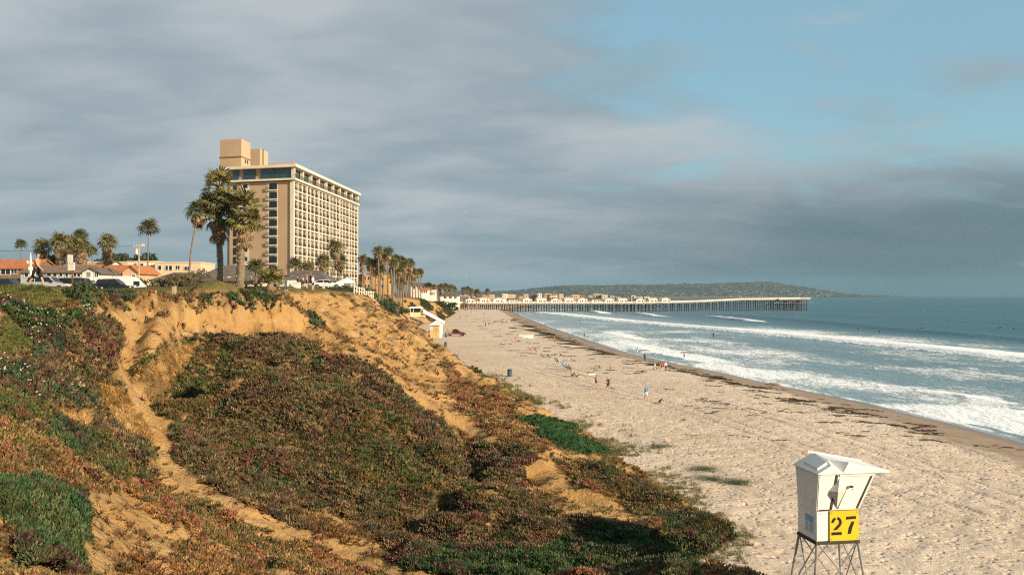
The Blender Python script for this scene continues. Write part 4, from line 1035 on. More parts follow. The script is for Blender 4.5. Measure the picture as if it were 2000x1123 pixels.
# ---------------------------------------------------------- hotel
def hotel():
    A = Vector((.0786, .9969, 0)); B = Vector((-.96, .28, 0)); O = Vector((-68, 278, 0)); ZG = 13.6
    t = thing('hotel', 'tall cream and tan beach hotel with glazed top floor and balconies', 'hotel', (O.x, O.y, ZG))
    def P(u, w_, z): v = A * u + B * w_; return (v.x, v.y, z)
    def bx(mb, u0, u1, w0, w1, z0, z1, m=0):
        return mb.hexa([P(u0, w1, z0), P(u0, w0, z0), P(u1, w0, z0), P(u1, w1, z0), P(u0, w1, z1), P(u0, w0, z1), P(u1, w0, z1), P(u1, w1, z1)], m)
    FH = 2.87; z1 = 1.0; nf = 12; zs = z1 + nf * FH            # top of the guest floors
    body = MB(); bx(body, .0, 79, .33, 22.6, -1, zs); body.build('wall', TAN, t)
    bx(MB(), 4, 60, 22.62, 25.2, -1, zs + 5).build('stair_tower', TAN, t)
    # sea-side face: slabs and fins with a window in every bay
    for f in range(nf + 1):
        z = z1 + f * FH; bx(MB(), -.05, 79.3, -.36, .9, z - .18, z + .16).build('floor_slab', CREAM, t)
    nb = 18; bw = 79.0 / nb
    for i in range(nb + 1):
        wd_ = .42 if i % 3 == 0 else .26
        bx(MB(), i * bw - wd_, i * bw + wd_, -.26 if i % 3 else -.42, .9, z1 - 2, zs - .17).build('fin', CREAM, t)
    wm = MB(); bx(wm, 0, 1, .55, .62, 0, 1); wmesh = wm.mesh('window', [DARKGLASS])
    fm = MB()
    bx(fm, 1.71, 1.79, .17, .24, 0.02, 2.5); bx(fm, 0.02, 3.48, .17, .24, 2.3, 2.36)
    fmesh = fm.mesh('mullion', [CREAM])
    rm = MB(); bx(rm, .02, 3.48, -.24, -.20, .98, 1.06)
    for q in range(12): u = .12 + q * .29; bx(rm, u, u + .07, -.24, -.20, .0, .98)
    rmesh = rm.mesh('railing', [RAIL])
    rr = random.Random(2)
    for f in range(nf):
        for i in range(nb):
            z = z1 + f * FH + .165; u0 = i * bw + .45; wdt = bw - 1.12
            o = put('window', wmesh, t, P(u0 - 0, 0, z), mat=rr.choice([DARKGLASS] * 9 + [CURTAIN] * 4 + [PALECURT]))
            M = Matrix(((A.x * wdt, B.x, 0), (A.y * wdt, B.y, 0), (0, 0, 1)))
            o.scale = (1, 1, 2.52)
            # window mesh already runs along the face; stretch it by rebuilding the basis
            o.data = wmesh_s
            put('mullion', fmesh, o, (0, 0, 0)).scale = (1, 1, 1 / 2.52)
            put('railing', rmesh, o, (0, 0, 0)).scale = (1, 1, 1 / 2.52)
    return t, P, bx, z1, FH, nf, zs
# window mesh of the true bay width, used above
_A = Vector((.0786, .9969, 0)); _B = Vector((-.96, .28, 0))
def _hp(u, w_, z): v = _A * u + _B * w_; return (v.x, v.y, z)
_m = MB(); _m.hexa([_hp(0, .32, 0), _hp(0, .25, 0), _hp(3.5, .25, 0), _hp(3.5, .32, 0), _hp(0, .32, 1), _hp(0, .25, 1), _hp(3.5, .25, 1), _hp(3.5, .32, 1)])
wmesh_s = _m.mesh('window', [DARKGLASS])
ht, HP, hbx, hz1, HFH, hnf, hzs = hotel()
# north face: two strips of windows, one with little balconies
for f in range(hnf):
    z = hz1 + f * HFH
    o = hbx(MB(), -.10, -.04, 5.6, 8.3, z + .45, z + 2.45).build('window', DARKGLASS, ht)
    hbx(MB(), -.55, -.04, 5.3, 9.6, z + .05, z + .25).build('balcony', CREAM, o)
    b_ = MB(); hbx(b_, -.55, -.50, 8.3, 9.6, z + 1.15, z + 1.22)
    for q in range(7): hbx(b_, -.55, -.50, 8.32 + q * .2, 8.38 + q * .2, z + .25, z + 1.15)
    b_.build('railing', RAIL, o)
    o = hbx(MB(), -.10, -.04, 16.1, 17.6, z + 1.2, z + 2.4).build('window', DARKGLASS, ht)
    hbx(MB(), -.10, -.04, 20.0, 21.2, z + .3, z + 2.5).build('window', DARKGLASS, ht)
hbx(MB(), -.035, .88, 15.5, 18.3, hz1, hzs - .25).build('white_panel', CREAM, ht)
hbx(MB(), -.035, .88, 5.35, 9.0, hz1, hzs - .25).build('white_panel', CREAM, ht)
hbx(MB(), -.03, .9, 0.0, .9, hz1, hzs - .25).build('corner_pier', TAN, ht)
# glazed top floor
hbx(MB(), -1.1, 79.6, -1.1, 23.4, hzs + .22, hzs + .80).build('balcony_slab', CREAM, ht)
hbx(MB(), .6, 78.5, 1.0, 22.0, hzs + .95, hzs + 4.2).build('penthouse_core', TAN, ht)
hbx(MB(), -1.5, 79.9, -1.5, 23.9, hzs + 4.2, hzs + 5.05).build('roof', CREAM, ht)
for i in range(9):
    u0 = .3 + i * 8.75; hbx(MB(), u0, u0 + 7.3, .55, .9, hzs + .98, hzs + 4.17).build('window', TEALGLASS if i < 2 else (DARKGLASS if i % 3 else CURTAIN), ht)
for i in range(10): hbx(MB(), -.1 + i * 8.75 - .35, -.1 + i * 8.75 + .35, -.7, .5, hzs + .96, hzs + 4.19).build('fin', CREAM, ht)
for w0, w1 in ((.9, 5.9), (6.3, 11.6), (13.4, 17.8), (19.4, 21.6)): hbx(MB(), .25, .55, w0, w1, hzs + .98, hzs + 4.17).build('window', TEALGLASS, ht)
m_ = MB(); hbx(m_, -1.05, 79.5, -1.04, -.98, hzs + 2.0, hzs + 2.08)
for i in range(161): hbx(m_, -1.05 + i * .5, -.99 + i * .5, -1.04, -.98, hzs + .80, hzs + 2.0)
m_.build('railing', RAIL, ht)
# plant rooms on the roof
e1 = hbx(MB(), 6, 14, 21, 29, hzs + 3, 50.6).build('lift_tower', TAN, ht); hbx(MB(), 5.85, 14.1, 20.9, 29.2, 44.6, 45.0).build('string_course', BROWNWOOD, e1)
for q in (9.2, 11.0): hbx(MB(), q, q + .8, 20.9, 20.97, 43.2, 44.4).build('vent', DARKGLASS, e1)
e2 = hbx(MB(), 24, 32, 21.5, 27, hzs + 5.3, 50.4).build('lift_tower', TAN, ht); hbx(MB(), 26.5, 27.0, 21.3, 21.45, hzs + 5.4, 50.6).build('pipe', RAIL, e2)
hbx(MB(), 8, 22, 2.5, 12, hzs + 5.3, hzs + 7.0).build('plant_room', TAN, ht)
for i in range(5): hbx(MB(), 34 + i * 9, 39 + i * 9, 6, 9, hzs + 5.3, hzs + 6.2).build('roof_unit', GREYWOOD, ht)

# ---------------------------------------------------------- houses
def house(name, label, px0, px1, py_eave, py_ridge, Y, depth, wall_m, roof_m, gable=None, wins=(), door=None, cat='house', over=.5, hip=0.0, gz0=None, group=None, trim=WHITE):
    """wall block facing the viewer; gable: None (ridge runs left-right), 'front' (gable faces us) or 'flat'"""
    x0, _, ze = W(px0, py_eave, Y); x1 = (px1 - 1000) / FP * Y; zr = CZ + (HY - py_ridge) / FP * Y
    cx = (x0 + x1) / 2; z0 = (gz(cx, Y) if gz0 is None else gz0) - .3
    t = thing(name, label, cat, (cx, Y, z0), 0, group); h = ze - z0; rh = zr - z0; a = (x1 - x0) / 2
    MB().box(-a, a, 0, depth, 0, h).build('wall', wall_m, t)
    rf = MB(); o = over; th = .22
    if gable == 'front':
        for s in (-1, 1): rf.hexa([(0, -o, rh - th), (s * (a + o), -o, h - o * (rh - h) / a - th), (s * (a + o), depth + o, h - o * (rh - h) / a - th), (0, depth + o, rh - th), (0, -o, rh), (s * (a + o), -o, h - o * (rh - h) / a), (s * (a + o), depth + o, h - o * (rh - h) / a), (0, depth + o, rh)])
        g = MB().prism([(-a, .02, h + .002), (a, .02, h + .002), (0, .02, rh - th)], (0, depth - .04, 0)).build('gable', wall_m, t)
    elif gable == 'flat':
        rf.box(-a - .15, a + .15, -.15, depth + .15, h + .002, h + .35)
    else:
        d2 = depth / 2; k = (rh - h) / d2
        for s in (-1, 1):
            y_e = d2 + s * (d2 + o); ze_ = h - o * k
            rf.hexa([(-a - o, y_e, ze_ - th), (a + o, y_e, ze_ - th), (a + o - hip, d2, rh - th), (-a - o + hip, d2, rh - th), (-a - o, y_e, ze_), (a + o, y_e, ze_), (a + o - hip, d2, rh), (-a - o + hip, d2, rh)])
        if hip > 0:
            for s in (-1, 1): rf.poly([(s * (a + o), -o, h - o * k), (s * (a + o), depth + o, h - o * k), (s * (a + o - hip), d2, rh - .01)])
        else:
            g = MB().prism([(-a, 0.02, h + .002), (-a, depth - .02, h + .002), (-a, d2, rh - th - .02)], (2 * a, 0, 0)).build('gable', wall_m, t)
    rf.build('roof', roof_m, t)
    for (pxa, pya, pxb, pyb) in wins:
        wx0 = (pxa - 1000) / FP * Y - cx; wx1 = (pxb - 1000) / FP * Y - cx; wz1 = CZ + (HY - pya) / FP * Y - z0; wz0 = CZ + (HY - pyb) / FP * Y - z0
        wn = MB().box(wx0, wx1, -.05, .06, wz0, wz1).build('window', DARKGLASS, t)
        fr = MB(); e = .11
        fr.box(wx0 - e, wx1 + e, -.10, -.03, wz1, wz1 + e); fr.box(wx0 - e, wx1 + e, -.12, -.03, wz0 - e, wz0); fr.box(wx0 - e, wx0, -.10, -.03, wz0, wz1); fr.box(wx1, wx1 + e, -.10, -.03, wz0, wz1)
        if wx1 - wx0 > .9: fr.box((wx0 + wx1) / 2 - .05, (wx0 + wx1) / 2 + .05, -.09, -.055, wz0, wz1)
        fr.build('frame', trim, wn)
    if door:
        pxa, pya, pxb = door; wx0 = (pxa - 1000) / FP * Y - cx; wx1 = (pxb - 1000) / FP * Y - cx
        dn = MB().box(wx0, wx1, -.06, .05, .32, CZ + (HY - pya) / FP * Y - z0).build('door', trim, t); MB().ball((wx1 - .12, -.1, 1.3), .04, 6, 4).build('handle', STEEL, dn)
    return t
house('apartment_building', 'peach two-storey apartments at the left of the back row', 164, 250, 513, 511, 262, 12, BEIGE, BEIGE, 'flat', [(167, 515, 171, 519), (173, 515, 177, 519), (216, 515, 219, 518), (222, 515, 225, 518), (227, 515, 231, 518)], cat='building')
house('apartment_building', 'cream flat-roofed apartments behind the utility pole', 249, 302, 512, 510, 255, 12, CREAM, BEIGE, 'flat', [(262, 515, 267, 523), (288, 518, 292, 528), (294, 518, 298, 528), (274, 515, 280, 522)], cat='building')
house('apartment_building', 'beige flat-roofed apartments with balconies at the right of the back row', 302.5, 392, 514, 512, 252, 12, BEIGE, BEIGE, 'flat', [(309, 519, 315, 527), (323, 519, 328, 528), (330, 519, 336, 528), (343, 519, 351, 526), (360, 521, 365, 528), (366, 521, 371, 528), (303, 531, 309, 538)], cat='building')
house('house', 'house with a long grey pitched roof peeping over the terracotta roof', 188, 212, 516, 508, 240, 8, CREAM, GREYROOF)
house('motel', 'building with a broad terracotta roof at the far left edge', -30, 60, 522, 504, 196, 12, BROWNWOOD, TERRA, None, [(2, 526, 20, 536), (22, 526, 33, 534)], cat='building')
house('motel', 'long low pale green motel with a brown roof behind the parked cars', 40, 160, 530, 517, 186, 11, PALEGREEN, BROWNROOF, None, [(92, 532, 100, 541), (104, 532, 111, 540), (116, 532, 122, 540), (128, 532, 133, 541), (144, 531, 149, 540), (151, 531, 157, 540), (48, 533, 55, 541)], cat='building')
house('house', 'house wing with an orange tiled roof between motel and white gable', 110, 180, 529, 515.5, 214, 9, BROWNWOOD, TERRA)
house('house', 'small white house with its gable facing the sea', 160, 196, 531, 521, 180, 9, WHITE, GREYROOF, 'front', [(170.5, 531.5, 173, 540), (174.5, 532, 177, 540), (185, 532, 187.5, 540.5), (189, 532, 192, 540.5)])
house('house', 'brown board house with a bright terracotta roof', 197, 240, 531, 516, 190, 10, BROWNWOOD, TERRA, None, [(207, 534, 211, 541), (231, 534, 235, 541), (197, 534, 199, 541)])
house('house', 'peach house end with a terracotta gable beside the utility pole', 239, 272, 530, 517, 188, 10, PEACH, TERRA, 'front', [(257, 537, 260, 546), (261, 537, 264, 546)])
house('house', 'low house with dark grey roof behind the seated person', 300, 372, 545, 531, 145, 9, PALEGREEN, GREYROOF, None, [(330, 547, 336, 553)], hip=2.0)
house('park_building', 'low tan park building with a grey hipped roof behind the shaggy palms', 388, 492, 542, 516, 140, 10, BEIGE, GREYROOF, None, [(446, 542, 449, 556)], hip=3.0, over=.9)
house('park_building', 'second grey-roofed park building behind the standing people', 545, 632, 545, 527, 150, 9, WHITE, GREYROOF, None, [(575, 548, 582, 555), (585, 548, 591, 555), (563, 548, 568, 556)], hip=2.2, over=.8)
house('apartment_building', 'ochre three-storey apartments right of the hotel behind palm trunks', 708, 758, 536, 534, 372, 14, OCHRE, GREYROOF, 'flat', [(710, 540, 715, 547), (718, 540, 724, 547), (710, 555, 716, 563), (718, 555, 724, 563), (735, 541, 738, 544), (735, 555, 738, 558), (745, 540, 751, 548), (745, 555, 751, 563)], cat='building')
house('apartment_building', 'dark brown block between the hotel and the ochre apartments', 693, 708, 536, 533, 365, 20, BROWNWOOD, BEIGE, 'flat', cat='building')
hs = [(800, 832, 558, 552, 560, CREAM, GREYROOF, 'pale house glimpsed behind the palm trunks'), (838, 852, 560, 555, 600, PEACH, TERRA, 'pink house between the far palms'), (840, 850, 570, 566, 560, WHITE, WHITE, 'low white house between the far palms'),
      (860, 896, 577, 569, 590, WHITE, GREYROOF, 'white house with a wide grey hipped roof above the beach'), (868, 880, 569, 566, 640, WHITE, GREYROOF, 'white cupola storey behind the hipped roof house'), (820, 836, 566, 562, 540, WHITE, TERRA, 'white cottage under the far palms')]
for a, b_, e, rdg, Y, wm_, rm_, lab in hs:
    q = (b_ - a) / 5; house('house', lab, a, b_, e, rdg, Y, 10, wm_, rm_, 'flat' if rdg > e - 4 else None, [(a + q, e + 2, a + q * 1.7, e + 6), (a + 2.4 * q, e + 2, a + 3.1 * q, e + 6), (a + 3.8 * q, e + 2, a + 4.4 * q, e + 6)], hip=3.0 if lab.startswith('white house') else 0, group='houses above the far beach')
# town behind the pier
r = random.Random(33); twn = []
for i, px in enumerate(np.linspace(905, 1262, 27)):
    px = px + r.uniform(-3, 3); wdt = r.uniform(7, 17); top = r.choice([573, 574, 575, 576, 577]) + (3 if px > 1180 else 0) + (1 if px < 960 else 0); twn.append((px, wdt, top, r.uniform(900, 1250)))
twn.sort()
for i, (px, wdt, top, Y) in enumerate(twn):
    wm_ = r.choice([CREAM, BEIGE, GREYWOOD, PEACH, BEIGE, OCHRE, BROWNROOF]); rm_ = r.choice([GREYROOF, TERRA, BEIGE, WHITE]); fl = r.choice(['flat', 'flat', None])
    wn = []
    for row_ in range(2):
        for c_ in range(max(2, int(wdt / 4))): wn.append((px - wdt / 2 + 1 + c_ * 4, top + 2.2 + row_ * 5, px - wdt / 2 + 2.6 + c_ * 4, top + 4.6 + row_ * 5))
    house('town_building', 'town building behind the pier cottages, %s from the left' % ordinal(i), px - wdt / 2, px + wdt / 2, top + (0 if fl else 2), top - (0.5 if fl else 0), Y, 16, wm_, rm_, fl, wn, cat='building', gz0=4.4, group='town behind the pier')

# ---------------------------------------------------------- pier
def pier():
    a = Vector(((885 - 1000) / FP * 742, 742, 0)); b = Vector(((1573 - 1000) / FP * 845, 845, 0))
    L = (b - a).length; d_ = (b - a).normalized(); n_ = Vector((-d_.y, d_.x, 0)); ang = math.atan2(d_.y, d_.x)
    t = thing('pier', 'long timber pier on dark piles running out past the surf', 'pier', (a.x, a.y, 0), ang)
    def deck_z(s): return float(np.interp(s / L, [0, .50, .66, .80, 1.0], [7.0, 6.7, 7.6, 9.6, 10.2]))
    ns = 60
    for i in range(ns):
        s0, s1 = L * i / ns, L * (i + 1) / ns; hw = 11 if s0 < .56 * L else (4.2 if s0 < .90 * L else 8.5)
        z0, z1 = deck_z(s0), deck_z(s1)
        dk = MB().hexa([(s0 + .02, -hw, z0 - .75), (s1 - .02, -hw, z1 - .75), (s1 - .02, hw, z1 - .75), (s0 + .02, hw, z0 - .75), (s0 + .02, -hw, z0), (s1 - .02, -hw, z1), (s1 - .02, hw, z1), (s0 + .02, hw, z0)]).build('deck_section', GREYWOOD, t)
        rl = MB()
        for sd_ in (-hw + .15, hw - .15):
            for zz in (.45, .80, 1.15): rl.hexa([(s0, sd_ - .06, z0 + zz - .09), (s1, sd_ - .06, z1 + zz - .09), (s1, sd_ + .06, z1 + zz - .09), (s0, sd_ + .06, z0 + zz - .09), (s0, sd_ - .06, z0 + zz + .09), (s1, sd_ - .06, z1 + zz + .09), (s1, sd_ + .06, z1 + zz + .09), (s0, sd_ + .06, z0 + zz + .09)])
            for q in range(3): s = s0 + (s1 - s0) * q / 3; rl.box(s - .08, s + .08, sd_ - .07, sd_ + .07, deck_z(s), deck_z(s) + 1.2)
        rl.build('railing', WHITE, dk)
    pm = MB().tube([(0, 0, 0), (0, 0, 1)], [.34, .30], 8).mesh('pile', [DARKWOOD]); rr = random.Random(6)
    nb = 48
    for i in range(nb):
        s = L * (i + .4) / nb; hw = 10 if s < .56 * L else (3.6 if s < .88 * L else 7.8); z = deck_z(s) - .75
        X = a.x + d_.x * s; Yy = a.y + d_.y * s; zb = float(zbeach(np.array([X]), np.array([Yy]))[0]) - .6
        k = 4 if s < .56 * L else (3 if s < .88 * L else 5)
        for j in range(k):
            off = -hw + 2 * hw * j / (k - 1); put('pile', pm, t, (s + rr.uniform(-.1, .1), off, zb), (0, 0, 0), (1.25, 1.25, z - zb))
        MB().box(s - .3, s + .3, -hw - .6, hw + .6, z - .55, z - .002).build('cap_beam', DARKWOOD, t)
        br = MB(); zm = max(zb + .6, .4)
        br.bar((s, -hw, zm + 1.5), (s, hw, z - .8), .14); br.bar((s, hw, zm + 1.5), (s, -hw, z - .8), .14)
        if s > .3 * L and i % 2 == 0:
            s2 = s + L / nb; br.bar((s, -hw, z - 3.0), (s2, -hw, z - .8), .12)
        br.bar((s, -hw, z - 2.6), (s + L / nb, -hw, z - 2.6), .11)
        br.build('brace', PALEWOOD if s > .86 * L else DARKWOOD, t)
    for i in range(9):
        s = L * (.60 + i * .045); MB().tube([(s, -4, deck_z(s)), (s, -4, deck_z(s) + 3.2)], .09, 5).build('lamp_pole', GALV, t)
    # cottages on the deck
    lo = []
    for i in range(15):
        f = .035 + i * .0365 + (0.012 if i > 11 else 0)
        s = L * f; z = deck_z(s) + .01; wdt = 8.0 if i not in (2,) else 10
        p = a + d_ * s + n_ * -6.5
        c = thing('pier_cottage', 'white gabled cottage on the pier, %s from the shore' % ordinal(i), 'cottage', (p.x, p.y, z), ang, 'white cottages on the pier')
        h = 3.1; a_ = wdt / 2; d2 = 3.4
        MB().box(-a_, a_, -d2, d2, 0, h).build('wall', WHITE, c)
        rf = MB(); fr = i % 2 == 0
        if fr:
            for sx in (-1, 1): rf.hexa([(0, -d2 - .4, h + 1.35), (sx * (a_ + .4), -d2 - .4, h - .2), (sx * (a_ + .4), d2 + .4, h - .2), (0, d2 + .4, h + 1.35), (0, -d2 - .4, h + 1.55), (sx * (a_ + .4), -d2 - .4, h), (sx * (a_ + .4), d2 + .4, h), (0, d2 + .4, h + 1.55)])
            MB().prism([(-a_, -d2 + .02, h + .002), (a_, -d2 + .02, h + .002), (0, -d2 + .02, h + 1.34)], (0, 2 * d2 - .04, 0)).build('gable', WHITE, c)
        else:
            for sy in (-1, 1): rf.hexa([(-a_ - .3, sy * (d2 + .4), h - .2), (a_ + .3, sy * (d2 + .4), h - .2), (a_ + .3, 0, h + 1.1), (-a_ - .3, 0, h + 1.1), (-a_ - .3, sy * (d2 + .4), h), (a_ + .3, sy * (d2 + .4), h), (a_ + .3, 0, h + 1.3), (-a_ - .3, 0, h + 1.3)])
        rf.build('roof', CREAM if i % 3 else GREYROOF, c)
        for wx in (-2.6, -.9, 1.6): 
            wn = MB().box(wx, wx + 1.15, -d2 - .05, -d2 + .05, .95, 2.35).build('window', DARKGLASS, c); MB().box(wx - .1, wx + 1.25, -d2 - .09, -d2 - .02, .8, .94).build('sill', WHITE, wn)
        MB().box(3.0, 3.8, -d2 - .05, -d2 + .04, .02, 2.1).build('door', BROWNWOOD, c)
pier()

# ---------------------------------------------------------- vehicles
def vehicle(name, label, kind, body_c, loc, rz, s=1.0, group=None, stripe=None):
    """kind: suv, van, truck, camper, car. Nose towards +X"""
    t = thing(name, label, 'car' if kind in ('suv', 'car') else ('truck' if kind == 'truck' else 'van'), loc, rz, group); t.scale = (s,) * 3
    PR = {'suv': ([(-2.3, .45), (-2.35, .95), (-2.3, 1.02), (1.0, 1.02), (1.15, .98), (2.2, .88), (2.35, .7), (2.35, .42)], [(-2.25, 1.02), (-1.95, 1.72), (.35, 1.75), (1.15, 1.0)], .93, .74),
          'car': ([(-2.2, .4), (-2.25, .85), (-2.1, .95), (.9, .92), (2.0, .78), (2.2, .6), (2.2, .38)], [(-1.9, .94), (-1.1, 1.38), (.15, 1.40), (1.05, .92)], .88, .68),
          'van': ([(-2.4, .45), (-2.45, 1.0), (-2.4, 1.1), (1.4, 1.1), (2.3, .95), (2.45, .7), (2.45, .42)], [(-2.4, 1.1), (-2.3, 1.95), (.7, 1.98), (1.55, 1.1)], .98, .86),
          'camper': ([(-2.6, .45), (-2.65, 1.1), (-2.6, 1.15), (1.5, 1.15), (2.4, 1.0), (2.55, .7), (2.55, .42)], [(-2.6, 1.15), (-2.5, 2.35), (-1.8, 2.6), (-.2, 2.6), (.6, 2.3), (1.7, 1.15)], .98, .84),
          'truck': ([(-2.7, .6), (-2.75, 1.12), (.9, 1.12), (1.1, 1.1), (2.5, 1.0), (2.7, .8), (2.7, .5)], [(-.75, 1.12), (-.55, 1.78), (.45, 1.80), (1.25, 1.1)], .95, .76)}
    low, cab, w0, w1 = PR[kind]
    low = [p for p in low]; bot = .42
    MB().prism([(x, -w0, z) for x, z in low], (0, 2 * w0, 0)).build('body', body_c, t, bevel=.06)
    cb = MB(); nb = len(cab)
    L_ = [(x, -(w0 - .03) if i in (0, nb - 1) else -w1, z) for i, (x, z) in enumerate(cab)]; R_ = [(x, -y, z) for x, y, z in L_]
    cb.add(L_ + R_, [tuple(range(nb)), tuple(range(2 * nb - 1, nb - 1, -1))] + [(i, nb + i, nb + (i + 1) % nb, (i + 1) % nb) for i in range(nb)])
    cb.build('cabin', body_c, t, bevel=.03)
    z0 = cab[0][1]; zt_ = max(p[1] for p in cab); xb, xt = cab[0][0], cab[1][0]; xf = cab[-1][0]; xft = cab[-2][0]
    lo_f, hi_f = .12, .86
    def sp(x, f, sgn, o=.012):
        y = (w0 - .03) + (w1 - (w0 - .03)) * f + o; return (x, sgn * y, z0 + (zt_ - z0) * f)
    cuts = {'suv': [(.04, .30), (.335, .62), (.655, .95)], 'car': [(.06, .48), (.52, .95)], 'van': [(.72, .95)], 'camper': [(.12, .42), (.74, .95)], 'truck': [(.06, .48), (.53, .95)]}[kind]
    for sgn in (-1, 1):
        for f0, f1 in cuts:
            bl = xb + (xf - xb) * f0; br_ = xb + (xf - xb) * f1; tl = xt + (xft - xt) * f0; tr = xt + (xft - xt) * f1
            if kind == 'camper': tl, tr, lo2, hi2 = bl, br_ - .12, .12, .5
            else: lo2, hi2 = lo_f, hi_f
            q = [sp(bl + (tl - bl) * lo2, lo2, sgn), sp(br_ + (tr - br_) * lo2, lo2, sgn), sp(br_ + (tr - br_) * hi2, hi2, sgn), sp(bl + (tl - bl) * hi2, hi2, sgn)]
            MB().prism(q, (0, sgn * .012, 0)).build('side_window', DARKGLASS, t)
    fw = MB(); dxx = (xft - xf); fw.add([(xf + dxx * .1 + .015, -w0 + .14, z0 + .1 * (zt_ - z0)), (xf + dxx * .1 + .015, w0 - .14, z0 + .1 * (zt_ - z0)), (xf + dxx * .9 + .015, w1 - .1, z0 + .9 * (zt_ - z0)), (xf + dxx * .9 + .015, -w1 + .1, z0 + .9 * (zt_ - z0))], [(0, 1, 2, 3)])
    if kind != 'camper': fw.build('windscreen', DARKGLASS, t)
    rw = MB().add([(xb + .2 * (xt - xb) - .02, -w0 + .16, z0 + .2 * (zt_ - z0)), (xb + .2 * (xt - xb) - .02, w0 - .16, z0 + .2 * (zt_ - z0)), (xb + .85 * (xt - xb) - .02, w1 - .1, z0 + .85 * (zt_ - z0)), (xb + .85 * (xt - xb) - .02, -w1 + .1, z0 + .85 * (zt_ - z0))], [(0, 3, 2, 1)])
    if kind != 'camper': rw.build('rear_window', DARKGLASS, t)
    xw = max(p[0] for p in low)
    for sx in (-.62 * xw, .66 * xw):
        for sgn in (-1, 1):
            c_ = put('wheel', MB().lathe([(.10, -.1), (.36, -.11), (.37, -.06), (.37, .06), (.36, .11), (.10, .1)], 14).mesh('tyre', [RUBBER]), t, (sx, sgn * (w0 - .07), .37), (R(90), 0, 0))
            MB().lathe([(.001, .118), (.18, .12), (.23, .10)] if sgn < 0 else [(.001, -.118), (.18, -.12), (.23, -.10)], 10).build('rim', STEEL, c_)
    for sgn in (-1, 1):
        MB().box(xw - .10, xw + .015, sgn * (w0 - .25) - .17, sgn * (w0 - .25) + .17, .66, .82).build('headlight', LAMPW, t)
        MB().box(-xw - .06, -xw + .10, sgn * (w0 - .12) - .08, sgn * (w0 - .12) + .08, .72, .98).build('tail_light', LAMPR, t)
        MB().box(xf - .45, xf - .25, sgn * (w0 + .10) - .1, sgn * (w0 + .10) + .1, z0 + .06, z0 + .24).build('mirror', RUBBER, t)
        MB().box(-.25, -.05, sgn * (w0 + .012) - .015, sgn * (w0 + .012) + .015, z0 - .2, z0 - .15).build('door_handle', STEEL, t)
    MB().box(xw - .05, xw + .08, -w0 + .05, w0 - .05, .40, .58).build('bumper', RUBBER, t, bevel=.02)
    MB().box(-xw - .12, -xw + .05, -w0 + .05, w0 - .05, .42, .60).build('bumper', RUBBER, t, bevel=.02)
    if kind == 'suv':
        rk = MB()
        for sgn in (-1, 1): rk.box(xt + .15, xft - .1, sgn * (w1 - .12) - .03, sgn * (w1 - .12) + .03, zt_ + .03, zt_ + .08)
        rk.build('roof_rack', RUBBER, t)
    if kind == 'truck':
        MB().box(-2.6, -.85, -.78, .78, 1.125, 1.135).build('bed_floor', RUBBER, t)
        for sgn in (-1, 1): MB().box(-2.72, -.8, sgn * .90 - .06, sgn * .90 + .06, 1.125, 1.28).build('bed_side', stripe or body_c, t)
        lr = MB()
        for x in (-2.5, -1.0):
            lr.bar((x, -.85, 1.13), (x, -.85, 2.0), .05); lr.bar((x, .85, 1.13), (x, .85, 2.0), .05); lr.bar((x, -.85, 2.0), (x, .85, 2.0), .05)
        lr.build('rack', PALEWOOD, t); MB().box(-2.7, .2, -.4, .4, 2.03, 2.16).build('rescue_board', mat('yellow_board', (.75, .55, .12), .4, .1), t, bevel=.05)
        MB().box(-.2, .2, -.5, .5, 1.81, 1.93).build('light_bar', LAMPR, t)
        for sgn in (-1, 1): MB().hexa([(-2.6, sgn * (w0 + .008) - .008, .62), (-.6, sgn * (w0 + .008) - .008, .62), (-.9, sgn * (w0 + .008) + .008, .62), (-2.6, sgn * (w0 + .008) + .008, .62), (-2.6, sgn * (w0 + .008) - .008, .8), (-1.2, sgn * (w0 + .008) - .008, .8), (-1.2, sgn * (w0 + .008) + .008, .8), (-2.6, sgn * (w0 + .008) + .008, .8)]).build('stripe', WHITE, t)
    return t
def paint(n, c): return mat(n, c, .28, .05, .8, spec=.6)
def car_at(px, Y): x = (px - 1000) / FP * Y; return (x, Y, gz(x, Y) + .05)
pk = grid_mesh('car_park', *(lambda Yk, Xk: (Xk, Yk, zbluff(Xk, Yk) + .03))(*np.meshgrid(np.arange(96, 124.5, 1.5), np.arange(-61.5, -38, 1.2), indexing='ij'))); pk.materials.append(ASPH)
tag(put('car_park', pk), 'strip of asphalt car park behind the lawn', 'car park', kind='structure')
vehicle('parked_car', 'dark blue estate car parked at the far left edge', 'suv', paint('navy_paint', (.012, .03, .06)), car_at(18, 98), 0, 1.05, 'vehicles parked behind the lawn')
vehicle('parked_car', 'silver estate car parked behind the walking man', 'suv', paint('silver_paint', (.42, .41, .42)), car_at(96, 101), 0, 1.0, 'vehicles parked behind the lawn')
vehicle('parked_van', 'black boxy off-roader parked behind the flowering shrub', 'van', paint('black_paint', (.012, .012, .013)), car_at(156, 103), 0, .92, 'vehicles parked behind the lawn')
vehicle('parked_car', 'dark green car parked before the brown board house', 'suv', paint('dark_green_paint', (.012, .02, .018)), car_at(224, 106), 0, .9, 'vehicles parked behind the lawn')
vehicle('camper_van', 'white camper van parked beside the dark green car', 'camper', paint('white_car_paint', (.75, .73, .68)), car_at(258, 112), 0, .88, 'vehicles parked behind the lawn')
vehicle('parked_car', 'white car parked under the palms before the hotel', 'car', paint('white_car_paint', (.75, .73, .68)), car_at(640, 130), 0, 1.0, 'vehicles parked behind the lawn')
vehicle('parked_car', 'pale silver car parked left of the white car by the hotel', 'car', paint('silver_paint', (.42, .41, .42)), car_at(622, 140), 0.1, 1.0, 'vehicles parked behind the lawn')
x, y, z = on_beach(890, 656)
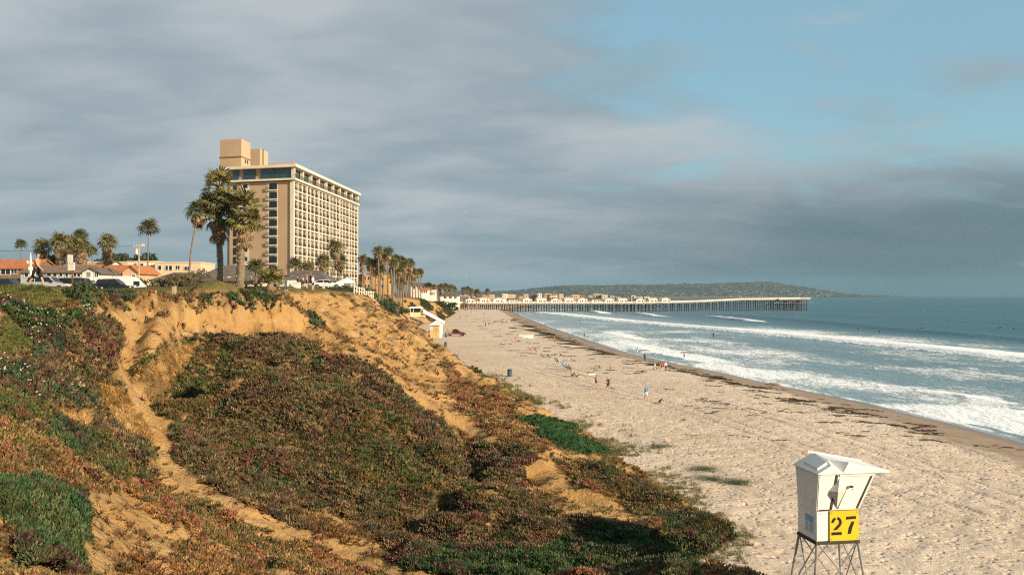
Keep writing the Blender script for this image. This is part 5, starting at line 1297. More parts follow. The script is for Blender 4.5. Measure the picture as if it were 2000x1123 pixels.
vehicle('lifeguard_truck', 'maroon pickup truck with a rescue board on the sand', 'truck', paint('maroon_paint', (.16, .018, .014)), (x, y, z - .02), R(-8), 1.02, stripe=WHITE)

# ---------------------------------------------------------- lifeguard towers
YEL = mat('sign_yellow', (.74, .47, .012), .55, .06, 1.5)
BLK = mat('stencil_black', (.012, .012, .012), .7, .2, 4)
FIBER = mat('white_fibreglass', (.80, .77, .72), .45, .05, .7, dirt=(.50, .42, .32))
SEAL = mat('dark_seal', (.05, .045, .04), .8, .2)
LEGM = mat('tower_legs', (.30, .30, .30), .55, .25, 2.0, metal=.3)
BLUEP = mat('notice_blue', (.22, .42, .62), .6, .2, 6); GREYP = mat('notice_grey', (.60, .62, .62), .6, .25, 8)
def tower27():
    Y = 32.6; x = (1593 - 1000) / FP * Y; zf = CZ - (1056 - HY) / FP * Y
    ang = R(9); g = float(zbeach(np.array([x + .8]), np.array([Y + .6]))[0])
    t = thing('lifeguard_tower', 'white lifeguard tower number 27 on splayed legs, nearest on the sand', 'lifeguard tower', (x, Y, zf), ang)
    D, Wd, h0, h1 = 1.42, 1.66, 1.10, 2.46; fl = .17
    low = MB(); low.box(0, Wd, 0, D, 0, h0); low.build('cabin_base', FIBER, t, bevel=.02)
    up = MB(); up.hexa([(0, 0, h0 + .001), (Wd, 0, h0 + .001), (Wd, D, h0 + .001), (0, D, h0 + .001), (.0, -fl, h1), (2.24, -fl, h1), (2.24, D + fl, h1), (.0, D + fl, h1)])
    up.build('cabin_top', FIBER, t)
    # folded roof
    A0, A1, Pk, V, Q, T, S_, Rr, M_ = (-.06, -.24, 2.49), (-.06, D + .24, 2.51), (.46, -.24, 2.776), (.92, -.24, 2.49), (1.15, -.24, 2.88), (2.76, -.24, 2.53), (2.76, D + .24, 2.53), (.72, D + .24, 2.919), (.66, .42, 2.886)
    dn = lambda p, k: (p[0], p[1], k)
    rf = MB(); rf.add([A0, A1, Pk, V, Q, T, S_, Rr, M_, dn(A0, 2.465), dn(A1, 2.465), dn(V, 2.465), dn(T, 2.47), dn(S_, 2.47)],
                      [(0, 2, 8, 7, 1), (2, 3, 8), (3, 4, 8), (8, 4, 5, 6, 7), (0, 9, 11, 3, 2), (3, 11, 12, 5, 4), (5, 12, 13, 6), (1, 7, 6, 13, 10), (0, 1, 10, 9), (9, 10, 13, 12, 11)])
    ro = rf.build('roof', FIBER, t)
    def onroof(u, v, dz): 
        a_ = Vector(A0).lerp(Vector(A1), v); b_ = Vector(Pk).lerp(Vector(Rr), v); p = a_.lerp(b_, u); return (p.x, p.y, p.z + dz)
    hq = [onroof(.22, .14, .0), onroof(.86, .14, .02), onroof(.86, .72, .07), onroof(.22, .72, .03)]
    MB().hexa([(a[0], a[1], a[2] - .03) for a in hq] + [(a[0], a[1], a[2] + .09) for a in hq]).build('hatch', FIBER, ro)
    MB().hexa([(.50, D + .19, 2.93), (2.74, D + .19, 2.5), (2.74, D + .25, 2.5), (.50, D + .25, 2.93), (.50, D + .19, 3.02), (2.74, D + .19, 2.58), (2.74, D + .25, 2.58), (.50, D + .25, 3.02)]).build('rear_lip', FIBER, ro)
    # side panels: rubber seals, frame strips, folded shutter wedge
    def f(xx, zz, o=0.0):   # a point on the flared side wall
        k = max(0, (zz - h0) / (h1 - h0)); return (xx, -fl * k - o, zz)
    def strip(nm, pl, wd_, o, m):
        mb = MB()
        for (xa, za), (xb, zb_) in zip(pl[:-1], pl[1:]):
            dv = Vector((xb - xa, 0, zb_ - za)).normalized(); nn = Vector((-dv.z, 0, dv.x)) * wd_
            q = [f(xa - nn.x, za - nn.z, 0), f(xb - nn.x, zb_ - nn.z, 0), f(xb + nn.x, zb_ + nn.z, 0), f(xa + nn.x, za + nn.z, 0)]
            mb.hexa([q[0], q[1], q[2], q[3]] + [(p[0], p[1] - o, p[2]) for p in q])
        return mb.build(nm, m, t)
    strip('seal', [(.56, h0 + .04), (.72, h1 - .04)], .035, .03, SEAL)
    strip('frame', [(.06, h0 + .03), (.06, h1 - .05), (.60, h1 - .05)], .025, .02, FIBER)
    strip('frame', [(.50, h0 + .03), (.06, h0 + .03)], .02, .018, SEAL)
    strip('frame', [(.82, h1 - .06), (2.16, h1 - .06), (1.64, h0 + .06)], .03, .035, FIBER)
    strip('seal', [(1.56, h0 + .06), (2.06, h1 - .12)], .014, .02, SEAL)
    strip('shutter_edge', [(.86, h0 + .08), (1.18, h1 - .5)], .03, .05, FIBER)
    wg = MB(); wg.add([f(.44, h1 - .62, .005), f(.83, h1 - .16, .01), f(1.20, h1 - .5, .005), f(.79, h0 + .06, .005), f(.66, h1 - .62, .26)], [(0, 4, 1), (1, 4, 2), (2, 4, 3), (3, 4, 0)])
    wg.build('shutter_wedge', mat('wedge_fibreglass', (.58, .54, .48), .5, .06), t)
    MB().box(1.19, 1.30, -.28, -.18, h1 - .50, h1 - .43).build('latch', SEAL, t)
    for bx_, bz_ in ((.10, .06), (.42, .06), (.10, .98), (.42, .98), (.10, .52)): MB().ball((bx_, -.004, bz_), .018, 6, 4).build('bolt', STEEL, t)
    for bx_ in (.56, 1.57):
        for bz_ in (.06, 1.03): MB().ball((bx_, -.058, bz_), .018, 6, 4).build('bolt', SEAL, t)
    strip('seam', [(.02, h0 + .005), (1.64, h0 + .005)], .008, .012, SEAL)
    MB().ball(f(1.40, h1 - .58, .01), .03, 6, 4).build('bolt', STEEL, t); MB().ball(f(.18, h0 - .1, .005), .025, 6, 4).build('bolt', STEEL, t)
    # back wall: shallow ledge and two notices
    MB().box(-.03, .0, .18, .95, 1.42, 1.47).build('ledge', FIBER, t, bevel=.01)
    for y0 in (.22, .55):
        n_ = MB().box(-.012, -.002, y0, y0 + .28, .22, .86).build('notice', GREYP, t); MB().box(-.018, -.012, y0 + .01, y0 + .27, .62, .85).build('notice_header', BLUEP, n_)
        ln = MB()
        for q in range(6): ln.box(-.016, -.012, y0 + .03, y0 + .25, .28 + q * .052, .295 + q * .052)
        ln.build('notice_text', mat('notice_ink', (.30, .32, .34), .7, .2), n_)
    # sign board
    sx0, sx1, sz0, sz1 = .50, 1.63, .01, 1.09
    sg = MB().box(sx0, sx1, -.055, -.005, sz0, sz1).build('sign', YEL, t)
    def stencil(pts2):
        mb = MB(); mb.prism([(sx0 + u * (sx1 - sx0), -.056, sz1 - v * (sz1 - sz0)) for u, v in pts2], (0, -.004, 0)); return mb.build('numeral', BLK, sg)
    U = lambda x_: (x_ - 535) / 250.0; Vv = lambda y_: (y_ - 592) / 243.0
    arc = lambda cx, cy, rx, ry, a0, a1, n=9: [(U(cx + rx * math.cos(R(a0 + (a1 - a0) * i / n))), Vv(cy - ry * math.sin(R(a0 + (a1 - a0) * i / n)))) for i in range(n + 1)]
    stencil(arc(592, 688, 46, 48, 178, 104) + arc(592, 688, 22, 26, 104, 178))                       # hook of the 2
    stencil(arc(592, 684, 46, 46, 80, -32) + [(U(594), Vv(747)), (U(560), Vv(747)), (U(584), Vv(722))] + arc(592, 684, 21, 24, -32, 80))   # bowl and stem
    stencil([(U(547), Vv(763)), (U(637), Vv(763)), (U(637), Vv(788)), (U(547), Vv(788))])
    stencil([(U(674), Vv(640)), (U(761), Vv(637)), (U(761), Vv(661)), (U(674), Vv(665))])
    stencil([(U(722), Vv(681)), (U(748), Vv(681)), (U(730), Vv(730)), (U(716), Vv(782)), (U(687), Vv(782)), (U(697), Vv(730))])
    # legs and cross braces
    hg = zf - g + .12; dxl, dyl = .30, .30
    top = [(.04, .04), (Wd - .04, .04), (Wd - .04, D - .04), (.04, D - .04)]; sgn = [(-1, -1), (1, -1), (1, 1), (-1, 1)]
    ft = [(top[i][0] + sgn[i][0] * dxl, top[i][1] + sgn[i][1] * dyl) for i in range(4)]
    for i in range(4): MB().bar((top[i][0], top[i][1], .0), (ft[i][0], ft[i][1], -hg), .045, 6).build('leg', LEGM, t)
    br = [(0, 1), (1, 2), (2, 3), (3, 0)]
    for i, j in br:
        for p, q in ((i, j), (j, i)):
            MB().bar((top[p][0], top[p][1], -.05), (top[p][0] * .15 + ft[q][0] * .85, top[p][1] * .15 + ft[q][1] * .85, -hg * .85), .026, 5).build('brace', LEGM, t)
    fr = MB(); fr.box(-.03, Wd + .03, -.03, D + .03, -.12, -.003); fr.build('floor_frame', SEAL, t)
tower27()

def station():
    x, y, z = on_beach(812, 636); z = gz(x, y); wf = y / FP
    t = thing('lifeguard_station', 'white and yellow lifeguard lookout cabin on stilts below the bluff', 'lifeguard tower', (x, y, z), R(6))
    pb = mat('faded_yellow', (.70, .52, .22), .6, .12, 1.0)
    hb = CZ - (617 - HY) / FP * y - z; ht_ = CZ - (601 - HY) / FP * y - z; a = 1.9; d = 1.7
    MB().box(-a, a, -d, d, hb, hb + 1.35).build('cabin_base', pb, t)
    MB().box(-a - .02, -a + .9, -d - .02, d + .02, hb, hb + 1.37).build('white_panel', WHITE, t)
    MB().box(-a + .1, a - .1, -d + .1, d - .1, hb + 1.37, ht_ - .2).build('window', DARKGLASS, t)
    for sx in (-1, -.45, 1):
        for sy in (-1, 1): MB().box(sx * a - .09, sx * a + .09, sy * d - .09, sy * d + .09, hb + 1.35, ht_ - .2).build('post', WHITE, t)
    MB().hexa([(-a - .7, -d - .6, ht_ - .2), (a + 1.0, -d - .6, ht_ - .2), (a + 1.0, d + .6, ht_ - .2), (-a - .7, d + .6, ht_ - .2), (-a - .2, -d - .1, ht_ + .35), (a + .3, -d - .1, ht_ + .35), (a + .3, d + .1, ht_ + .35), (-a - .2, d + .1, ht_ + .35)]).build('roof', WHITE, t)
    MB().box(-a - .3, a + 1.8, -d - .3, d + .3, hb - .22, hb - .002).build('deck', WHITE, t)
    rl = MB(); 
    for q in range(5): rl.bar((a + .1 + q * .4, -d - .2, hb), (a + .1 + q * .4, -d - .2, hb + 1.0), .04)
    rl.bar((a, -d - .2, hb + 1.0), (a + 1.8, -d - .2, hb + 1.0), .05); rl.build('railing', WHITE, t)
    for sx in (-1.2, 1.7):
        for sy in (-d + .1, d - .1):
            for q in (-1, 1): MB().bar((sx, sy, hb - .2), (sx + q * 1.5, sy, -.3), .10, 5).build('leg', GREYWOOD, t)
    # white chute-like ramp down to the sand
    p0 = Vector(W(826, 609, y + 6)); q = on_beach(868, 632); p1 = Vector((q[0], q[1], q[2]))
    rp = thing('ramp', 'long white ramp sloping from the lookout cabin to the sand', 'ramp', (p1.x, p1.y, p1.z), 0)
    a_ = p0 - p1; n2 = Vector((0, -1, 0)) * 2.2
    MB().hexa([tuple(Vector((0, 0, -.1))), tuple(a_ + Vector((0, 0, -.4))), tuple(a_ - n2 + Vector((0, 0, -.4))), tuple(-n2 + Vector((0, 0, -.1))), tuple(Vector((0, 0, .25))), tuple(a_), tuple(a_ - n2 + Vector((0, 0, .9))), tuple(-n2 + Vector((0, 0, .9)))]).build('deck', WHITE, rp)
    for k_ in (.35, .65, .95):
        c_ = a_ * k_; g = gz(p1.x + c_.x, p1.y + c_.y) - p1.z; MB().bar((c_.x, c_.y + .2, c_.z - .3), (c_.x, c_.y + .2, min(g, c_.z - .5) - .2), .1, 5).build('leg', GREYWOOD, rp)
station()
def shed():
    x, y, z = on_beach(852, 659); a = 10.0 / FP * y; h = 24 / FP * y
    t = thing('beach_shed', 'tall weathered white and yellow shed beside the maroon truck', 'shed', (x, y, z), R(-12))
    stain = mat('stained_yellow', (.72, .55, .24), .7, .15, .7, dirt=(.42, .22, .06))
    for q in range(6): MB().box(-a + q * a / 3 + .01, -a + (q + 1) * a / 3 - .01, -a, -a + .05, -.2, h * .62).build('plank', stain, t)
    MB().box(-a, a, -a + .052, a, -.2, h).build('wall', WHITE, t)
    MB().box(-a * .1, a * .75, -a - .04, -a - .001 + .05, h * .64, h * .96).build('shutter', stain, t)
    MB().box(-a - .5, -a - .02, -a, a, -.2, h * .58).build('side_locker', mat('rusty_orange', (.42, .17, .05), .8, .3, .8), t)
    MB().add([(-a - .3, -a - .3, h), (a + .3, -a - .3, h), (a + .3, a + .3, h), (-a - .3, a + .3, h), (0, 0, h + 1.3)], [(0, 1, 4), (1, 2, 4), (2, 3, 4), (3, 0, 4), (3, 2, 1, 0)]).build('roof', WHITE, t)
    x2, y2, z2 = on_beach(877, 609); t = thing('lifeguard_tower', 'tiny far white and yellow lifeguard tower at the foot of the bluff', 'lifeguard tower', (x2, y2, z2))
    s = 1.5
    MB().box(-s, s, -s, s, 1.2, 2.6).build('cabin_base', stain, t); MB().box(-s, s, -s, s, 2.602, 4.2).build('cabin_top', WHITE, t); MB().box(-s - .4, s + .8, -s - .4, s + .4, 4.2, 4.5).build('roof', WHITE, t)
    for sx in (-1.2, 1.2):
        for sy in (-1.2, 1.2): MB().bar((sx, sy, -.2), (sx, sy, 1.2), .1, 5).build('leg', GREYWOOD, t)
shed()

# ---------------------------------------------------------- street and beach furniture
BAR = mat('blue_barrel', (.035, .075, .11), .6, .25, 2.5, dirt=(.16, .08, .04))
bmesh_ = MB().lathe([(.001, .0), (.29, .0), (.30, .02), (.29, .28), (.305, .30), (.29, .32), (.29, .58), (.305, .60), (.29, .62), (.29, .88), (.305, .90), (.27, .90), (.27, .55), (.001, .55)], 14).mesh('barrel', [BAR])
hoop = MB().lathe([(.30, -.02), (.325, 0), (.30, .02)], 14).mesh('hoop', [GALV])
bl = [(852, 692, 'blue steel bin standing leftmost, nearest the bluff foot'), (870.5, 677, 'blue steel bin between the shed and the trio of bins'), (871, 699, 'left one of the three blue bins in a row'), (880, 702, 'middle one of the three blue bins in a row'), (891, 705, 'right one of the three blue bins in a row'), (871, 659, 'blue steel bin at the tail of the maroon truck'), (995.7, 735, 'large lone blue steel bin out on the open sand')]
for px, py, lab in bl:
    x, y, z = on_beach(px, py); t = thing('rubbish_barrel', lab, 'bin', (x, y, z - .03), random.uniform(0, 6), 'blue steel bins on the beach'); t.scale = (1.15,) * 3
    put('barrel', bmesh_, t)
    for zz in (.30, .60): put('hoop', hoop, t, (0, 0, zz))

def utility_pole():
    Y = 180; x = (271 - 1000) / FP * Y; z = gz(x, Y); h = CZ + (HY - 478) / FP * Y - z
    t = thing('utility_pole', 'timber utility pole with crossarm and white transformer can', 'utility pole', (x, Y, z))
    MB().tube([(0, 0, -.2), (0, 0, h)], [.2, .13], 8).build('pole', PALEWOOD, t)
    ar = MB().box(-1.1, 1.2, -.08, .08, h - .45, h - .25).build('crossarm', PALEWOOD, t)
    for q in (-1.0, -.5, .5, 1.0): MB().lathe([(.001, .18), (.07, .15), (.09, .05), (.05, 0)], 8).build('insulator', WHITE, ar, (q, 0, h - .25))
    MB().lathe([(.001, 1.05), (.26, 1.0), (.28, .9), (.28, .05), (.25, 0), (.001, 0)], 12).build('transformer', WHITE, t, (-.45, 0, h - 1.9))
    MB().box(.6, 1.1, -.05, .05, h - .22, h + .1).build('bracket', WHITE, t)
    for dz_, o in ((0.0, -1.0), (0.0, 1.0)):
        p = [(o - 70 * s_, 0, h - .1 - 5.0 * (s_ - s_ * s_)) for s_ in [i / 12 for i in range(13)]]
        MB().tube(p, .022, 3).build('wire', RAIL, t)
utility_pole()
def white_post():
    Y = 140; x = (59.5 - 1000) / FP * Y; z = gz(x, Y); h = CZ + (HY - 494) / FP * Y - z
    t = thing('light_mast', 'white mast with a cross arm left of the walking man', 'mast', (x, Y, z))
    MB().tube([(0, 0, -.1), (0, 0, h * .8), (0, 0, h)], [.17, .15, .06], 8).build('mast', WHITE, t)
    MB().box(-.55, .35, -.08, .08, h * .74, h * .77).build('arm', WHITE, t); MB().box(-.25, .25, -.2, .2, h * .58, h * .66).build('collar', WHITE, t); MB().ball((-.5, 0, h * .79), .16, 8, 6).build('lamp', LAMPW, t)
white_post()
def signpost():
    Y = 51; x = (141.5 - 1000) / FP * Y; z = gz(x, Y); k = Y / FP
    t = thing('sign_post', 'rusty post carrying two white notice boards on the bluff edge', 'sign', (x, Y, z))
    zz = lambda py: CZ + (HY - py) * k - z
    MB().box(-.035, .035, -.035, .035, -.2, zz(499)).build('post', mat('rusty_steel', (.17, .07, .035), .9, .3, 3), t)
    up = MB().box(-.26, .03, -.065, -.04, zz(512), zz(498)).build('notice_board', WHITE, t); MB().box(-.24, -.0, -.070, -.066, zz(501.5), zz(500)).build('header', mat('faded_orange', (.75, .45, .15), .7, .1), up)
    lo = MB().box(-.24, .16, -.065, -.04, zz(528), zz(512.6)).build('notice_board', WHITE, t); MB().box(-.20, .12, -.070, -.066, zz(515.5), zz(514)).build('header', LAMPR, lo)
    for b_, ya, yb, xa, xb in ((up, 503, 511, -.23, -.01), (lo, 517, 527, -.20, .11)):
        ln = MB()
        for i in range(5): yy = ya + (yb - ya) * i / 5; ln.box(xa, xb - .03 * (i % 2), -.070, -.066, zz(yy + .6), zz(yy))
        ln.build('text_lines', mat('notice_ink', (.30, .32, .34), .7, .2), b_)
signpost()
x, y, z = W(340, 606, 61.5); z = gz(x, y)
t = thing('timber_post', 'short square timber post standing on the rim of the pale scarp', 'post', (x, y, z)); MB().box(-.13, .13, -.12, .12, -.3, 1.0).build('post', PALEWOOD, t, bevel=.02); MB().box(-.135, .135, -.125, .125, 1.0, 1.03).build('cap', GREYWOOD, t)

ROCK = mat('pale_rock', (.50, .38, .26), .9, .2, 2, bump=.04)
def rock(px, py, Y, s, lab, nm='rock', mt=None):
    r = random.Random(px); x, y, _ = W(px, py, Y); z = gz(x, y); bm = bmesh.new(); bmesh.ops.create_icosphere(bm, subdivisions=2, radius=1)
    for v in bm.verts: v.co *= 1 + r.uniform(-.16, .16); v.co.x *= s[0]; v.co.y *= s[1]; v.co.z *= s[2]
    me = bpy.data.meshes.new(nm); bm.to_mesh(me); bm.free(); me.materials.append(mt or ROCK)
    tag(put(nm, me, None, (x, y, z + s[2] * .45)), lab, 'rock')
rock(222, 846, 36.5, (.24, .18, .14), 'pale rounded rock among the straw grass on the left slope')
rock(216, 898, 32.2, (.13, .1, .24), 'upright pale stone block in the olive scrub at left')
rock(184, 988, 23.5, (.10, .08, .04), 'small flat pale stone on the bare dirt at lower left')
rock(475, 998, 34.3, (.14, .1, .06), 'small pale stone at the edge of the dirt path')

def fence():
    Y0, Y1 = 112, 128; t = None
    pa = Vector(((692 - 1000) / FP * 114, 114, 0)); pb = Vector(((729 - 1000) / FP * 124, 124, 0)); pa.z = gz(pa.x, pa.y); pb.z = gz(pb.x, pb.y)
    t = thing('picket_fence', 'weathered white post and rail fence on the bluff edge near the hotel', 'fence', tuple(pa)); d_ = pb - pa
    for i in range(9):
        p = d_ * (i / 8); g = gz(pa.x + p.x, pa.y + p.y) - pa.z; MB().box(p.x - .06, p.x + .06, p.y - .06, p.y + .06, g - .3, g + 1.05).build('post', WHITE, t)
        if i < 8:
            q = d_ * ((i + 1) / 8); g2 = gz(pa.x + q.x, pa.y + q.y) - pa.z
            for zz in (.4, .9): MB().bar((p.x, p.y - .07, g + zz), (q.x, q.y - .07, g2 + zz), .05).build('rail', WHITE, t)
fence()

# the two mats of ice plant that spill onto the sand
def plant_mat(px0, px1, py, Y, label, seed, h):
    r = random.Random(seed); x0 = (px0 - 1000) / FP * Y; x1 = (px1 - 1000) / FP * Y; cx = (x0 + x1) / 2; a = (x1 - x0) / 2; z0 = gz(cx, Y)
    t = thing('ice_plant_mat', label, 'plant', (cx, Y, z0)); mb = MB(); b_ = a * 1.25
    for i in range(4200):
        rr = math.sqrt(r.random()); an = r.uniform(0, 6.28); x = a * rr * math.cos(an) * (1 + .12 * math.sin(3 * an)); y = b_ * rr * math.sin(an) * (1 + .15 * math.sin(2 * an + 1))
        g = gz_fast(cx + x, Y + y) - z0; zz = g + h * max(.0, 1 - rr ** 3) * r.uniform(.75, 1.05)
        d_ = Vector((r.gauss(0, .6), r.gauss(0, .6), 1)).normalized() * r.uniform(.10, .2); s_ = d_.orthogonal().normalized() * .05
        c_ = Vector((x, y, zz)); mb.add([c_ - s_, c_ + s_, c_ + d_], [(0, 1, 2)]); s2 = d_.cross(s_).normalized() * .05; mb.add([c_ - s2, c_ + s2, c_ + d_], [(0, 1, 2)])
    mb.build('foliage', LEAFMAT, t)
    nu = 24; vs = []; fs_ = []
    for i in range(7):
        rr = i / 6
        for j in range(nu):
            an = 6.2832 * j / nu; x = a * rr * math.cos(an) * (1 + .12 * math.sin(3 * an)); y = b_ * rr * math.sin(an) * (1 + .15 * math.sin(2 * an + 1)); g = gz_fast(cx + x, Y + y) - z0; vs.append((x, y, g + h * .9 * (1 - rr ** 3) - (.12 if i == 6 else 0)))
    for i in range(6):
        for j in range(nu): fs_.append((i * nu + j, (i + 1) * nu + j, (i + 1) * nu + (j + 1) % nu, i * nu + (j + 1) % nu))
    MB().add(vs, fs_).build('stems', LEAFD, t)
LEAFMAT = mat('ice_plant_green', (.042, .115, .034), .5, .4, 1.2)
_gx = np.arange(-20, 30, .5); _gy = np.arange(30, 130, .5); _GY, _GX = np.meshgrid(_gy, _gx, indexing='ij'); _GZ = np.maximum(zbluff(_GX, _GY), zbeach(_GX, _GY))
def gz_fast(x, y):
    i = min(max(int((y - 30) / .5), 0), len(_gy) - 1); j = min(max(int((x + 20) / .5), 0), len(_gx) - 1); return float(_GZ[i, j])
plant_mat(1045, 1205, 870, 58.5, 'larger dark green ice plant mat spilling onto the sand', 1, .5)
plant_mat(1002, 1135, 825, 67.5, 'smaller dark green ice plant mat behind the larger one', 2, .45)
plant_mat(920, 975, 748, 104, 'little green ice plant mat at the bluff foot near the lone bin', 3, .35)
GR = mat('marram', (.22, .26, .085), .7, .4, 2)
for px, py, lab in ((1377, 916, 'low green grass tuft on the sand, upper of three'), (1384, 935, 'green grass tuft on the sand, lower left of three'), (1442, 942, 'wider green grass tuft on the sand, nearest the lifeguard tower'), (1290, 872, 'thin grass patch on the sand left of the tufts')):
    x, y, z = on_beach(px, py); t = thing('grass_tuft', lab, 'plant', (x, y, z), 0, 'grass tufts on the sand'); rr = random.Random(px); mb = MB()
    for i in range(420):
        bx, by = rr.gauss(0, .55), rr.gauss(0, .4); b_ = rr.uniform(0, 6.28); l = rr.uniform(.1, .4); hh = rr.uniform(.15, .42)
        mb.add([(bx, by - .02, -.03), (bx, by + .02, -.03), (bx + math.cos(b_) * l, by + math.sin(b_) * l, hh)], [(0, 1, 2)])
    mb.build('blades', GR, t)['kind'] = 'stuff'

# ---------------------------------------------------------- people
SKIN = [mat('skin_a', (.50, .27, .16), .6, .08, 4), mat('skin_b', (.38, .19, .11), .6, .08, 4), mat('skin_c', (.60, .36, .24), .6, .08, 4)]
HAIR = [mat('hair_dark', (.022, .015, .011), .6, .3, 20), mat('hair_brown', (.07, .038, .02), .6, .3, 20), mat('hair_blond', (.38, .25, .12), .6, .3, 20)]
def cloth(n, c): return mat('cloth_' + n, c, .9, .2, 6)
CL = {n: cloth(n, c) for n, c in dict(black=(.016, .016, .02), navy=(.02, .03, .06), white=(.70, .68, .65), grey=(.20, .20, .21), blue=(.05, .22, .42), red=(.40, .05, .035), maroon=(.14, .02, .025), jean=(.05, .09, .15), khaki=(.34, .26, .16), teal=(.05, .16, .18), pink=(.50, .26, .24), charcoal=(.06, .07, .075)).items()}
def skeleton(pose):
    """joints in the side plane (y forward, z up) plus sideways offset; returns verts, edges, radii, zones"""
    p = dict(lean=0.0, hipL=.25, kneeL=.15, hipR=-.2, kneeR=.1, shL=-.25, elL=.3, shR=.25, elR=.3, sit=0.0, armout=.0, headlean=0.0); p.update(pose)
    V, E, Rd, Z = [], [], [], []
    def add(co, r, z, par=None):
        V.append(Vector(co)); Rd.append(r); Z.append(z)
        if par is not None: E.append((par, len(V) - 1))
        return len(V) - 1
    th, sh = .44, .43
    legz = []
    for hp_, kn in ((p['hipL'], p['kneeL']), (p['hipR'], p['kneeR'])): legz.append(th * math.cos(hp_) + sh * math.cos(hp_ - kn) + .07)
    hz = max(legz) if p['sit'] == 0 else p['sit']
    up = lambda d_: (math.sin(p['lean']) * d_, math.cos(p['lean']) * d_)
    pel = add((0, 0, hz), .125, 'hips')
    y, z = up(.20); waist = add((0, y, hz + z), .118, 'torso', pel)
    y, z = up(.40); chest = add((0, y, hz + z), .140, 'torso', waist)
    y, z = up(.51); neckb = add((0, y, hz + z), .075, 'torso', chest)
    y2, z2 = up(.58); neck = add((0, y2 + .015, hz + z2), .052, 'neck', neckb)
    hl = p['lean'] * .5 + p['headlean']
    h1 = add((0, y2 + .02 + math.sin(hl) * .09, hz + z2 + math.cos(hl) * .09), .085, 'head', neck)
    h2 = add((0, y2 + .02 + math.sin(hl) * .17, hz + z2 + math.cos(hl) * .17), .092, 'head', h1)
    ysh, zsh = up(.46)
    for s, sh_, el in ((-1, p['shL'], p['elL']), (1, p['shR'], p['elR'])):
        a = add((s * .16, ysh, hz + zsh), .066, 'torso', chest)
        o = p['armout'] if s > 0 else p['armout'] * .3
        sa = sh_ + p['lean'] * .3
        e = add((s * (.20 + o * .2), ysh + math.sin(sa) * .28, hz + zsh - math.cos(sa) * .28), .046, 'uparm', a)
        wz = sa + el
        w_ = add((s * (.21 + o * .35), V[e].y + math.sin(wz) * .25, V[e].z - math.cos(wz) * .25), .034, 'forearm', e)
        add((s * (.21 + o * .4), V[w_].y + math.sin(wz) * .12, V[w_].z - math.cos(wz) * .12), .036, 'hand', w_)
    for s, hp_, kn in ((-1, p['hipL'], p['kneeL']), (1, p['hipR'], p['kneeR'])):
        hj = add((s * .085, 0, hz - .06), .092, 'hips', pel)
        k = add((s * .095, math.sin(hp_) * th, hz - .04 - math.cos(hp_) * th), .062, 'thigh', hj)
        c_ = Vector((s * .097, V[k].y + math.sin(hp_ - kn) * .16, V[k].z - math.cos(hp_ - kn) * .16)); cf = add(c_, .060, 'shin', k)
        an = add((s * .098, V[k].y + math.sin(hp_ - kn) * sh, V[k].z - math.cos(hp_ - kn) * sh), .040, 'shin', cf)
        fa = hp_ - kn; add((s * .105, V[an].y + .16 * math.cos(max(-.9, min(.4, fa))), V[an].z - .035 + .16 * math.sin(fa) * (1 if fa < 0 else .2)), .038, 'foot', an)
    return V, E, Rd, Z
ZI = {'skin': 0, 'shirt': 1, 'shorts': 2, 'hair': 3, 'shoe': 4}
BODY = {}
def body_mesh(key, pose, style):
    """style: which zones are bare; one continuous skin-modifier body, zones coloured by the nearest bone"""
    if (key, style) in BODY: return BODY[(key, style)]
    V, E, Rd, Z = skeleton(pose)
    me = bpy.data.meshes.new('tmp'); me.from_pydata([tuple(v) for v in V], E, []); o = bpy.data.objects.new('tmp', me); col.objects.link(o)
    md = o.modifiers.new('skin', 'SKIN'); md.use_smooth_shade = True; o.modifiers.new('sub', 'SUBSURF').levels = 1
    sv = me.skin_vertices[0].data
    for i, r_ in enumerate(Rd): sv[i].radius = (r_ * (1.22 if Z[i] == 'torso' and r_ > .1 else 1.0), r_ * (.86 if Z[i] == 'torso' else 1.0)); sv[i].use_root = (i == 0)
    dg = bpy.context.evaluated_depsgraph_get(); dg.update()
    bm_ = bpy.data.meshes.new_from_object(o.evaluated_get(dg)); bpy.data.objects.remove(o); bpy.data.meshes.remove(me)
    segs = [(V[a], V[b], Z[b]) for a, b in E]; bm_.materials.clear()
    for _ in range(5): bm_.materials.append(SKIN[0])
    idx = []
    head = V[6]; hback = V[6] + Vector((0, -.045, .03))
    bare_arm = 'longsleeve' not in style
    for p in bm_.polygons:
        c_ = p.center; best = None
        for a, b, z in segs:
            ab = b - a; t_ = max(0, min(1, (c_ - a).dot(ab) / max(ab.length_squared, 1e-9))); d_ = (c_ - a - ab * t_).length
            if best is None or d_ < best[0]: best = (d_, z, t_)
        z, t_ = best[1], best[2]
        if z == 'head': m = 'hair' if (c_.z > head.z + .045 or c_.y < head.y - .03 and c_.z > head.z - .06) else 'skin'
        elif z == 'neck': m = 'skin'
        elif z == 'torso': m = 'skin' if 'topless' in style else 'shirt'
        elif z == 'uparm': m = 'skin' if 'topless' in style or (bare_arm and t_ > .55) else 'shirt'
        elif z == 'forearm': m = 'skin' if bare_arm else 'shirt'
        elif z == 'hand': m = 'skin'
        elif z == 'hips': m = 'shorts'
        elif z == 'thigh': m = 'shorts' if ('trousers' in style or t_ < .72) else 'skin'
        elif z == 'shin': m = 'shorts' if 'trousers' in style else 'skin'
        else: m = 'shoe' if 'shoes' in style or 'trousers' in style else 'skin'
        idx.append(ZI[m])
    bm_.polygons.foreach_set('material_index', idx); bm_.name = 'body'; bm_.shade_smooth()
    BODY[(key, style)] = bm_; return bm_
